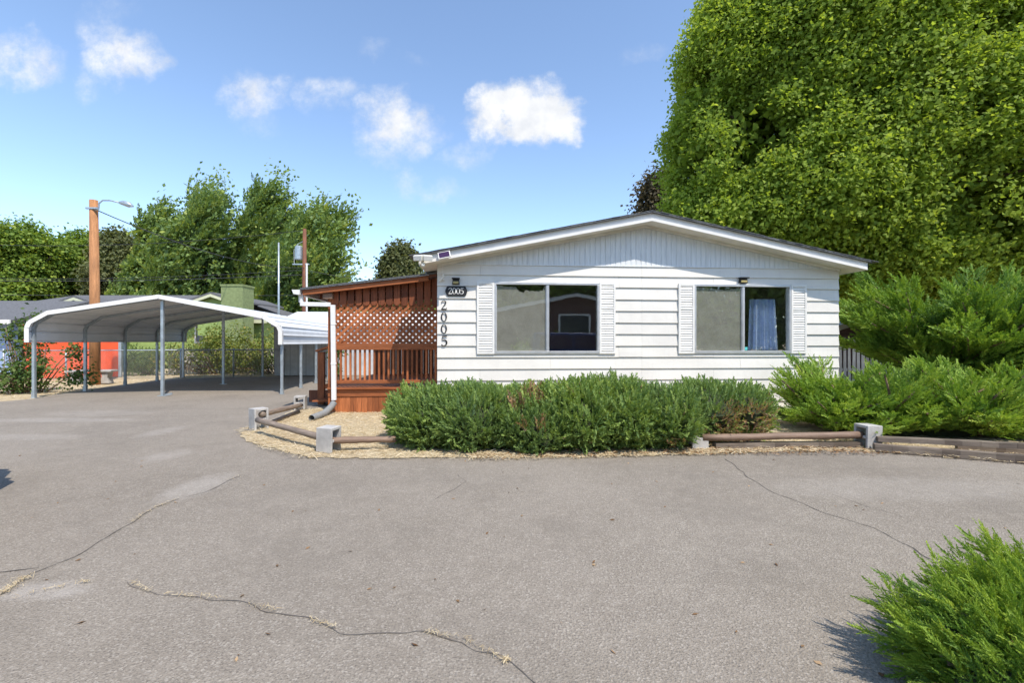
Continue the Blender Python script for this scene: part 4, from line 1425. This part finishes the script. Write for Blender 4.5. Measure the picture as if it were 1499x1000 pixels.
def cable(label, a, c, sag, r=.014):
    a, c = Vector(a), Vector(c)
    base = a.copy()
    pts = [a.lerp(c, k / 24) - base - Vector((0, 0, sag * 4 * (k / 24) * (1 - k / 24))) for k in range(25)]
    o = MB().tube(pts, r, 5).build('cable', M['wire'], None, base)
    return tag(o, label, 'cable', 'overhead cables behind the carport')


cable('black cable sloping from the street lamp pole to the utility pole', P(143, 308, 13.9), P(446, 392, 27), .5, .016)
cable('upper thin cable running left from the utility pole top', P(446, 337, 27), P(-200, 345, 30), .8)
cable('middle thin cable running left from below the transformer', P(446, 395, 27), P(-250, 398, 29), .5)
cable('thicker low cable running left across the dark trees', P(446, 402, 27), P(-250, 404, 28), .35, .02)
cable('lowest thin cable just above the grey rooftops at left', P(446, 432, 27), P(-250, 426, 27.4), .15)
cable('single cable sagging right from the utility pole towards the home', P(446, 395, 27), P(640, 417, 25), .2)

# ================================================================== chain-link fence, picket fence, sheds, houses
fa, fb = Vector((-17.5, 14.9, 0)), Vector((-8.75, 17.3, 0))
fz = [P(20, 513.5, 14.9).z, P(400, 512, 17.3).z]
fen = thing('chain_link_fence', 'grey chain-link fence running behind the carport', 'fence', fa, math.atan2(fb.y - fa.y, fb.x - fa.x))
FLn = (fb - fa).length
ht = lambda x: fz[0] + (fz[1] - fz[0]) * x / FLn
for i in range(6):
    x = FLn * (i + .25) / 5.3
    MB().tube([(x, .03, -.05), (x, .03, ht(x) + .06)], .028, 8).build('post', M['galv'], fen, smooth=True)
MB().tube([(0, 0, ht(0)), (FLn, 0, ht(FLn))], .02, 8).build('top_rail', M['galv'], fen, smooth=True)
b = MB()
x = -1.2
while x < FLn:
    for s in (1, -1):
        x0, x1 = (x, x + ht(0)) if s > 0 else (x + ht(0), x)
        z0, z1 = .02, ht(0)
        if min(x0, x1) < 0 or max(x0, x1) > FLn: continue
        b.tube([(x0, 0, z0), (x1, .004 * s, z1)], .0026, 3, False)
    x += .075
b.build('mesh', M['fence_wire'], fen)


def pickets(name, label, a, c, h, wd, gap, mat, cat='fence', lean=.02):
    a, c = Vector(a), Vector(c)
    L = (c - a).length
    o = thing(name, label, cat, a, math.atan2(c.y - a.y, c.x - a.x))
    b = MB()
    x = 0
    while x < L:
        hh = h * random.uniform(.96, 1.03)
        b.prism([(x, 0), (x + wd, 0), (x + wd + random.uniform(-lean, lean), hh - .05), (x + wd / 2, hh), (x + random.uniform(-lean, lean), hh - .05)], -.012, .010)
        x += wd + gap
    b.build('picket_row', mat, o)
    MB().box(0, L, .012, .05, h * .25, h * .25 + .09).box(0, L, .012, .05, h * .78, h * .78 + .09).build('rail', mat, o)
    return o


pickets('picket_fence', 'weathered pale board fence behind the chain-link fence', (-13.9, 18.1, 0), (-7.6, 19.4, 0), 1.05, .12, .02, M['picket'])
pickets('picket_fence', 'white picket fence glimpsed between the home and the tall juniper', P(1222, 550, 14.5) * Vector((1, 1, 0)) if False else (10.3, 14.5, 0), (15.5, 14.2, 0), 1.45, .09, .05, M['picket'])


def gable_house(name, label, cat, loc, rz, w, d, eave, peak, walls, roofm, trim, over=.35, hip=False, axis='x'):
    """ridge along local x (front is the long side) when axis == 'x', else gable faces the front"""
    o = thing(name, label, cat, loc, rz)
    if axis == 'x':
        MB().box(0, w, 0, d, 0, eave).build('wall', walls, o)
        b = MB()
        hx = d * .5 if hip else 0
        th = .07
        ridge0, ridge1 = (hx if hip else -over), (w - hx if hip else w + over)
        vs = [(-over, -over, eave), (w + over, -over, eave), (w + over, d + over, eave), (-over, d + over, eave), (ridge0, d / 2, peak), (ridge1, d / 2, peak)]
        b.add(vs, [(0, 1, 5, 4), (2, 3, 4, 5), (1, 2, 5), (3, 0, 4), (0, 3, 2, 1)])
        b.build('roof', roofm, o)
        MB().box(-over, w + over, -over - .05, -over - .002, eave - .14, eave + .02).build('gutter', trim, o)
    else:
        b = MB().prism([(0, 0), (w, 0), (w, eave), (w / 2, peak), (0, eave)], 0, d)
        b.build('wall', walls, o)
        sl = (peak - eave) / (w / 2)
        lo = eave - over * sl
        b = MB().prism([(-over, lo + .02), (w / 2, peak + .02), (w + over, lo + .02), (w + over, lo + .10), (w / 2, peak + .10), (-over, lo + .10)], -over, d)
        b.build('roof', roofm, o)
        b = MB().prism([(-over, lo - .10), (w / 2, peak - .10), (w + over, lo - .10), (w + over, lo + .019), (w / 2, peak + .019), (-over, lo + .019)], -over, -over + .04)
        b.build('fascia', trim, o)
    return o


# green house behind the fence
gh = gable_house('green_house', 'green house with long grey hipped roof behind the carport', 'house', (-29.5, 22.0, 0), 0, 17.3, 8.2, 2.35, 4.02, M['green_wall'], M['grey_roof'], M['cream'], hip=True)


def ghp(px, py, y): return P(px, py, y) - Vector((-29.5, 22.0, 0))


for (cx, pkx, y, wd) in ((115, 436, 20.9, 3.4), (313, 431, 20.9, 1.75)):
    q = ghp(cx, pkx, y)
    ez = q.z - wd / 2 * .36
    b = MB().prism([(q.x - wd / 2 + .12, 1.6), (q.x + wd / 2 - .12, 1.6), (q.x + wd / 2 - .12, ez), (q.x, q.z - .05), (q.x - wd / 2 + .12, ez)], q.y, q.y + 1.08)
    b.build('gable_wall', M['green_wall'], gh)
    b = MB().prism([(q.x - wd / 2 - .1, ez - .03), (q.x, q.z), (q.x + wd / 2 + .1, ez - .03), (q.x + wd / 2 + .1, ez + .06), (q.x, q.z + .09), (q.x - wd / 2 - .1, ez + .06)], q.y - .25, q.y + 4.5)
    gr = b.build('gable_roof', M['grey_roof'], gh)
    MB().prism([(q.x - wd / 2 - .1, ez - .16), (q.x, q.z - .13), (q.x + wd / 2 + .1, ez - .16), (q.x + wd / 2 + .1, ez - .031), (q.x, q.z - .001), (q.x - wd / 2 - .1, ez - .031)], q.y - .25, q.y - .21).build('fascia', M['cream'], gr)
q0, q1 = ghp(323.5, 419, 20.6), ghp(355, 419, 20.6)
b = MB().box(q0.x, q1.x, q0.y, q0.y + .9, 0, q0.z); b.box(q0.x - .03, q1.x + .03, q0.y - .03, q0.y + .93, q0.z + .001, q0.z + .09)
b.build('chimney', M['chimney'], gh)
q0, q1 = ghp(285, 474, 21.95), ghp(303, 503, 21.95)
wf = MB()
wf.box(q0.x, q1.x, q0.y - .02, q0.y + .045, q1.z, q1.z + .07); wf.box(q0.x, q1.x, q0.y - .02, q0.y + .045, q0.z - .07, q0.z)
wf.box(q0.x, q0.x + .07, q0.y - .02, q0.y + .045, q1.z + .0701, q0.z - .0701); wf.box(q1.x - .07, q1.x, q0.y - .02, q0.y + .045, q1.z + .0701, q0.z - .0701)
wf = wf.build('window', M['trim'], gh)
MB().box(q0.x + .07, q1.x - .07, q0.y + .02, q0.y + .03, q1.z + .07, q0.z - .07).build('pane', mk('dark_pane', (.16, .17, .19), .9, 1.1, 4, .08), wf)
# blue garage and red shed at the left
gable_house('blue_garage', 'pale blue building with white gutter at the far left', 'garage', (-27.5, 16.6, 0), R(2), 8.6, 5.5, 2.10, 3.1, M['blue_wall'], M['grey_roof'], M['trim'], over=.5)
rs0 = P(50, 556, 15.9); rs1 = P(171, 554, 16.6)
o = thing('red_wall', 'bright red painted wall behind the chain-link fence', 'wall', (rs0.x - .4, rs0.y, 0), math.atan2(rs1.y - rs0.y, rs1.x - rs0.x))
rl = (rs1 - rs0).length + .4
MB().box(0, rl, 0, .10, 0, 1.95).build('panel', M['red_wall'], o)
MB().box(rl + .002, rl + .09, -.06, .05, 0, 1.70).build('corner_post', M['galv'], o)
for x in (.4, 1.62):
    MB().box(x, x + .06, -.02, -.002, .02, 1.9).build('batten', M['red_wall'], o)
# grey shed behind carport
s0 = P(401, 551, 17.3)
o = gable_house('steel_shed', 'grey steel shed with pale low roof behind the carport right side', 'shed', (s0.x, 17.3, 0), R(3), 7.6, 4.5, 2.02, 2.62, M['shed_wall'], M['shed_roof'], M['trim'], over=.06, axis='x')
# neighbour right
o = gable_house('brown_shed', 'brown shed with pale gable roof between home and juniper', 'shed', (12.0, 17.0, 0), 0, 4.2, 4, 1.75, 2.45, M['brown_wall'], M['shed_roof'], M['shed_roof'], over=.3, axis='y')
# low bench by the fence
bx, by = G(113, 564)
o = thing('garden_bench', 'low grey bench beside the chain-link fence under weeds', 'bench', (bx, by + .6, 0), R(15))
MB().box(-.7, .5, -.2, .2, .36, .42).build('seat', M['block'], o, bevel=.01)
for x in (-.5, .3):
    MB().prism([(x - .12, 0), (x + .12, 0), (x + .07, .18), (x + .10, .359), (x - .10, .359), (x - .07, .18)], -.14, .14).build('leg', M['block'], o, bevel=.01)

# ================================================================== trees
maple_e = [(12.4, 15.5, 8.3, 5.6, 4.6, 6.0), (9.6, 15.0, 6.3, 4.0, 3.6, 3.6), (16.5, 15.0, 7.5, 4.5, 4.2, 5.5), (11.0, 14.4, 10.6, 4.2, 3.6, 4.2), (14.0, 13.6, 6.0, 4.4, 3.2, 3.6), (9.2, 15.4, 9.2, 3.4, 3.2, 3.6), (18.5, 14.0, 6.5, 4, 3.5, 4.5), (11.8, 14.6, 4.1, 3.0, 2.4, 2.1), (15.5, 15, 12, 5, 4, 4),
           (7.5, 14.6, 7.3, 2.5, 2.6, 2.6), (7.7, 14.6, 5.2, 2.5, 2.4, 1.5), (8.1, 14.6, 10.0, 2.5, 2.5, 2.4), (9.0, 14.6, 12.4, 2.7, 2.6, 2.4),
           (5.85, 14.3, 8.9, .75, .9, .6), (5.65, 14.2, 7.2, .65, .9, .7), (6.2, 14.4, 10.3, .7, .9, .5), (6.8, 14.3, 11.6, .8, .9, .6), (5.7, 14.2, 5.7, .6, .8, .5), (7.2, 14.2, 12.9, .8, .9, .7), (5.6, 14.4, 8.1, .4, .7, .35), (6.1, 14.3, 4.6, .7, .8, .45)]
tree('maple_tree', 'huge bright green maple rising behind the right half of the home', 'tree', (13.0, 15.8), maple_e, 26000, 20, .155, .105, M['maple'], .42, 41, LEAF6, 2.2, .30, nscale=.5, rbase=.5, limbs=16, droop=.6, fill=34000)
wind = (.75, -.1, .95)


def poplar(px, pyt, y, wpx, seed, label, nl=6):
    rng = np.random.default_rng(seed)
    top_ = P(px, pyt, y)
    wd = wpx / F * y / 2
    H = top_.z - 1.2
    e = []
    for k in range(nl):
        f = k / (nl - 1)
        z = 2.6 + (H - 4.2) * f
        rr = wd * (1.12 - .74 * f ** 1.5)
        e.append((top_.x - wd * .5 * (1 - f) + rng.normal() * wd * .12, y + rng.normal() * .8, z, rr, rr * .9, (H - 2.5) / nl * 1.0 + .4))
        e.append((top_.x - wd * .3 * (1 - f) + rng.uniform(-1, 1) * wd * .6, y + rng.normal() * 1.2, z + rng.normal() * .6, rr * .5, rr * .6, (H - 2.5) / nl * 1.05))
    for k in range(9):
        z = rng.uniform(3.5, H - 1.0); f = (z - 3) / H
        rr = wd * (.9 - .6 * f)
        e.append((top_.x - wd * .3 * (1 - f) + rng.uniform(-1, 1) * rr, y - rng.random() * rr * .6, z, .7, .7, 1.1))
    base = (top_.x - wd * .35, y)
    o = tree('poplar_tree', label, 'tree', base, e, 500, 9, .4, .30, M['poplar'], .28, seed, LEAF4, 1.6, .8, wind, 'wind blown poplars behind the carport', nscale=.55, rbase=.40, limbs=16)
    p, nr = ell_points(e, 1050, rng, 1.6, .55)
    f = fbm(p, .5, seed)
    k = f > np.quantile(f, .18)
    p, nr, f = p[k], nr[k], f[k]
    d = nr * .45 + np.array([.85, 0, .75]) + rng.normal(size=p.shape) * .22
    sc = rng.uniform(1.3, 2.9, len(p))
    V, rb = scatter(PLP, p - unit(d) * sc[:, None] * .6, d, sc, rng, .5 + rng.normal(size=len(p)) * .15 + f * .15, .13)
    cr = [c for c in o.children if c.name.startswith('crown')][0]
    old = np.empty(len(cr.data.vertices) * 3, np.float32); cr.data.vertices.foreach_get('co', old)
    ra = np.empty(len(cr.data.polygons), np.float32); cr.data.attributes['rnd'].data.foreach_get('value', ra)
    old = old.reshape(-1, 3) + np.array([base[0], base[1], 0])
    bpy.data.objects.remove(cr)
    npmesh('crown', np.concatenate([old, V]), 4, np.concatenate([ra, rb]), M['poplar'], o, (base[0], base[1], 0))


PLP = [plume_t(12, 8, np.random.default_rng(77 + i), .34, 36, .42, .085, .8) for i in range(6)]
poplar(240, 290, 36, 84, 51, 'leftmost and shortest windblown poplar, just right of the street lamp')
poplar(312, 250, 35, 104, 52, 'windblown poplar with narrow pointed top behind the green chimney')
poplar(394, 247, 37, 116, 53, 'tallest windblown poplar with dense crown behind the thin mast')
poplar(468, 268, 34, 120, 54, 'right windblown poplar with sprays streaming right above the porch roof')


def elm(cx, pyt, y, wpx, seed, label, mat, leaf=.27, pyb=480, name='elm_tree', ncl=2900, group='trees beyond the grey roofs'):
    rng = np.random.default_rng(seed)
    c = P(cx, pyt, y); wd = wpx / F * y / 2
    H = c.z
    e = [(c.x, y, H * .58, wd * .75, wd * .7, H * .38)]
    for k in range(7):
        a = k * 2.4
        rr = wd * rng.uniform(.32, .5)
        e.append((c.x + math.cos(a) * wd * .58, y + math.sin(a) * wd * .5, H * rng.uniform(.38, .86), rr, rr, rr * rng.uniform(.7, .95)))
    e.append((c.x + rng.normal() * wd * .1, y, H * .86, wd * .4, wd * .4, H * .14))
    tree(name, label, 'tree', (c.x, y), e, ncl, 13, .34, leaf, mat, .3, seed, LEAF4, .8, .42, None, group, nscale=.45, rbase=.5)


elm(28, 328, 38, 135, 61, 'bright round elm at the far left edge behind blue garage', M['elm'])
elm(-75, 340, 40, 150, 62, 'elm at the left frame edge, mostly outside the picture', M['elm'])
elm(112, 338, 42, 110, 63, 'dark round elm directly behind the brown street lamp pole', M['elm'])
elm(175, 340, 40, 95, 64, 'grey-green elm between the street lamp pole and the poplars', M['grey_leaf'])
elm(592, 362, 36, 80, 65, 'grey-green tree peeking over the porch roof beside the home', M['grey_leaf'], .26)
elm(963, 250, 24, 70, 66, 'brownish thin tree poking out left of the big maple', M['dry_leaf'], .2, ncl=1100)
elm(530, 420, 44, 120, 67, 'low far green tree behind the porch roof edge', M['elm'])
elm(640, 420, 46, 160, 68, 'far tree hidden low behind the home roof', M['elm'])
elm(1500, 330, 30, 420, 69, 'broad dark tree far behind the maple on the right', M['elm'], .4)
elm(255, 405, 46, 150, 70, 'low dark tree seen beneath the poplar crowns at left', M['elm'])
elm(420, 405, 46, 170, 71, 'low dark tree seen beneath the poplar crowns near the transformer', M['elm'])
elm(60, 405, 48, 200, 72, 'low dark tree just over the grey hip roof at left', M['elm'])

# shrubs along the fence


def loose_shrub(name, label, base, ells, n, leaf, mat, seed, zmin=.05, sticks=16, csize=.09):
    rng = np.random.default_rng(seed); random.seed(seed)
    o = thing(name, label, 'shrub', (base[0], base[1], 0))
    V, rb, p = crown(ells, n, 9, csize, leaf, rng, LEAF4, zmin, .8, nscale=1.1, rbase=.5, droop=.2)
    npmesh('foliage', V, 4, rb, mat, o, (base[0], base[1], 0))
    b = MB()
    for i in range(sticks):
        q = Vector(p[int(rng.integers(0, len(p)))]) - Vector((base[0], base[1], 0))
        a = Vector((q.x * .25 + rng.normal() * .1, q.y * .25, 0))
        b.tube([a, a.lerp(q, .5) + Vector((0, 0, .1)), q], [.02, .013, .005], 5)
    b.build('stem', M['twig'], o, smooth=True)
    return o


def sh(px, py, y, rx, rz, ry=.6):
    c = P(px, py, y)
    return (c.x, c.y, c.z, rx, ry, rz)


loose_shrub('fence_shrub', 'yellow-green loose shrub behind the fence below the green house window', (-11.8, 18.2), [sh(285, 522, 18, .9, .8), sh(255, 522, 18, .8, .6), sh(305, 505, 18.2, .7, .8), sh(225, 530, 18, .6, .5)], 430, .085, M['shrub'], 81)
loose_shrub('fence_shrub', 'taller reddish-tinged shrub in front of the green chimney', (-9.6, 18.4), [sh(345, 510, 18.3, .9, 1.0), sh(375, 505, 18.5, .7, 1.0), sh(390, 525, 18.3, .5, .7), sh(330, 528, 18.2, .6, .6)], 520, .085, M['shrub'], 82)
loose_shrub('fence_shrub', 'dark leafy shrub beside the red wall end', (-14.5, 17.9), [sh(195, 528, 17.6, .5, .55), sh(212, 530, 17.8, .55, .5)], 300, .085, M['weed'], 83)
bx, by = -11.9, 11.7
we = [(-12.9, 11.5, .42, .7, .5, .4), (-12.35, 11.7, .5, .5, .45, .45), (-13.5, 11.5, .38, .6, .5, .36), (-12.8, 11.8, .95, .5, .4, .45), (-11.75, 12.0, .42, .42, .4, .38), (-12.55, 11.8, 1.6, .26, .25, .55), (-13.0, 11.7, 1.45, .25, .25, .4), (-12.3, 11.8, 1.5, .2, .2, .5), (-11.75, 12.0, 1.05, .25, .25, .25)]
loose_shrub('sapling_clump', 'tangled green saplings around the front left carport leg', (-12.7, 11.7), we, 400, .085, M['weed'], 84, sticks=40, csize=.085)
loose_shrub('weed_clump', 'thin weeds growing at the base of the home beside right window', (3.55, 7.3), [(3.6, 7.25, .22, .18, .12, .2), (3.35, 7.3, .15, .12, .1, .14)], 40, .05, M['weed'], 85, .02, 8, .05)
loose_shrub('creeper', 'green climbing weed on the carport leg beside the porch rail', (-5.6, 14.4), [(-5.65, 14.3, .95, .2, .2, .25), (-5.6, 14.3, .5, .12, .12, .2)], 40, .09, M['weed'], 86, .1, 6, .06)

# ================================================================== across the drive (seen in the window glass)
def mirrored(p):                      # the real place of something seen in the front windows
    n = Vector((sT, -cT, 0))
    return p - 2 * (p - HO).dot(n) * n


mp = mirrored(P(842, 500, 26.0))
gw = 9.0
ax = Vector((math.cos(math.pi + TH), math.sin(math.pi + TH), 0))
gl_ = mp - ax * gw / 2
bh = gable_house('brown_house', 'dark brown gabled house across the drive, mirrored in the window glass', 'house', (gl_.x, gl_.y, 0), math.pi + TH, gw, 8, 3.1, 4.0, M['brown_wall'], M['shed_roof'], M['trim'], over=.4, axis='y')
wf = MB().box(3.6, 5.5, -.05, .0, 1.2, 2.9).build('window', M['trim'], bh)
MB().box(3.72, 5.38, -.07, -.051, 1.3, 2.8).build('pane', mk('shaded_pane', (.05, .06, .07), .9, 1.1, 4, .1), wf)
for i, (x, y, h, wpx) in enumerate(((-14, -30, 12, 9), (7, -40, 13, 14), (23, -38, 13, 14), (-6, -34, 13, 10), (3, -33, 14, 10), (11, -32, 12, 9), (19, -29, 13, 10), (27, -24, 12, 9), (36, -18, 13, 10))):
    e = [(x, y, h * .52, wpx * .5, 3.5, h * .46), (x + 2.5, y + 1, h * .35, wpx * .38, 3, h * .33), (x - 2.5, y + 1, h * .38, wpx * .38, 3, h * .33)]
    tree('street_tree', 'leafy tree across the drive, out of the picture except as window reflection', 'tree', (x, y), e, 900, 9, .5, .6, M['elm'], .3, 90 + i, LEAF4, .8, .35, None, 'trees across the drive', nscale=.4)
c0 = mirrored(P(812, 500, 19.5))
loose_shrub('street_shrub', 'rounded green shrub before the brown house, mirrored in the window', (c0.x, c0.y), [(c0.x, c0.y, .75, 1.1, 1.0, .8), (c0.x - 1.0, c0.y, .6, .9, .8, .65)], 700, .12, M['elm'], 97, .05, 20, .12)


def make_car(name, label, loc, rz, paint):
    o = thing(name, label, 'car', loc, rz)
    # side profile in x (length) and z, swept across the width
    low = [(-2.15, .35), (2.15, .35), (2.2, .6), (2.12, .88), (1.2, 1.0), (-2.1, 1.02), (-2.2, .8)]
    MB().prism(low, -.88, .88).build('body', paint, o, bevel=.06)
    cab = [(1.15, .99), (.35, 1.58), (.15, 1.64), (-2.08, 1.66), (-2.15, 1.01)]
    MB().prism(cab, -.76, .76).build('cabin', paint, o, bevel=.05)
    MB().prism([(.95, 1.06), (.28, 1.53), (-.55, 1.55), (-.55, 1.06)], -.768, .768).build('side_window', M['solar'], o)
    MB().prism([(-.65, 1.06), (-.65, 1.55), (-1.85, 1.54), (-1.9, 1.06)], -.769, .769).build('side_window', M['solar'], o)
    MB().add([(1.12, -.62, 1.05), (1.12, .62, 1.05), (.43, .58, 1.56), (.43, -.58, 1.56)], [(0, 1, 2, 3)]).build('windscreen', M['lampglass'], o)
    MB().box(-2.21, -2.05, -.6, .6, 1.12, 1.5).build('rear_window', M['solar'], o)
    for y in (-.68, .68):
        MB().box(2.08, 2.19, y - .16, y + .16, .66, .82).build('headlight', M['lampglass'], o, bevel=.02)
        MB().box(-2.2, -2.09, y - .1, y + .1, .75, .98).build('tail_light', M['red_wall'], o, bevel=.02)
    for x in (-1.35, 1.35):
        for y in (-.80, .80):
            wh = MB().tube([(x, y - .11, .34), (x, y - .1, .34), (x, y + .1, .34), (x, y + .11, .34)], [.30, .34, .34, .30], 24).build('wheel', M['dark'], o)
            MB().tube([(x, y - .115, .34), (x, y + .115, .34)], .2, 16).build('rim', M['alu'], wh)
    return o


c1 = mirrored(P(858, 500, 17.6))
make_car('parked_car', 'dark blue car parked across the drive, mirrored in the window glass', (c1.x, c1.y, 0), R(8), M['car_blue'])
make_car('parked_car', 'dark blue tall car just outside the left edge, throwing its shadow into view', (-5.26, 1.60, 0), R(-90), M['car_blue'])
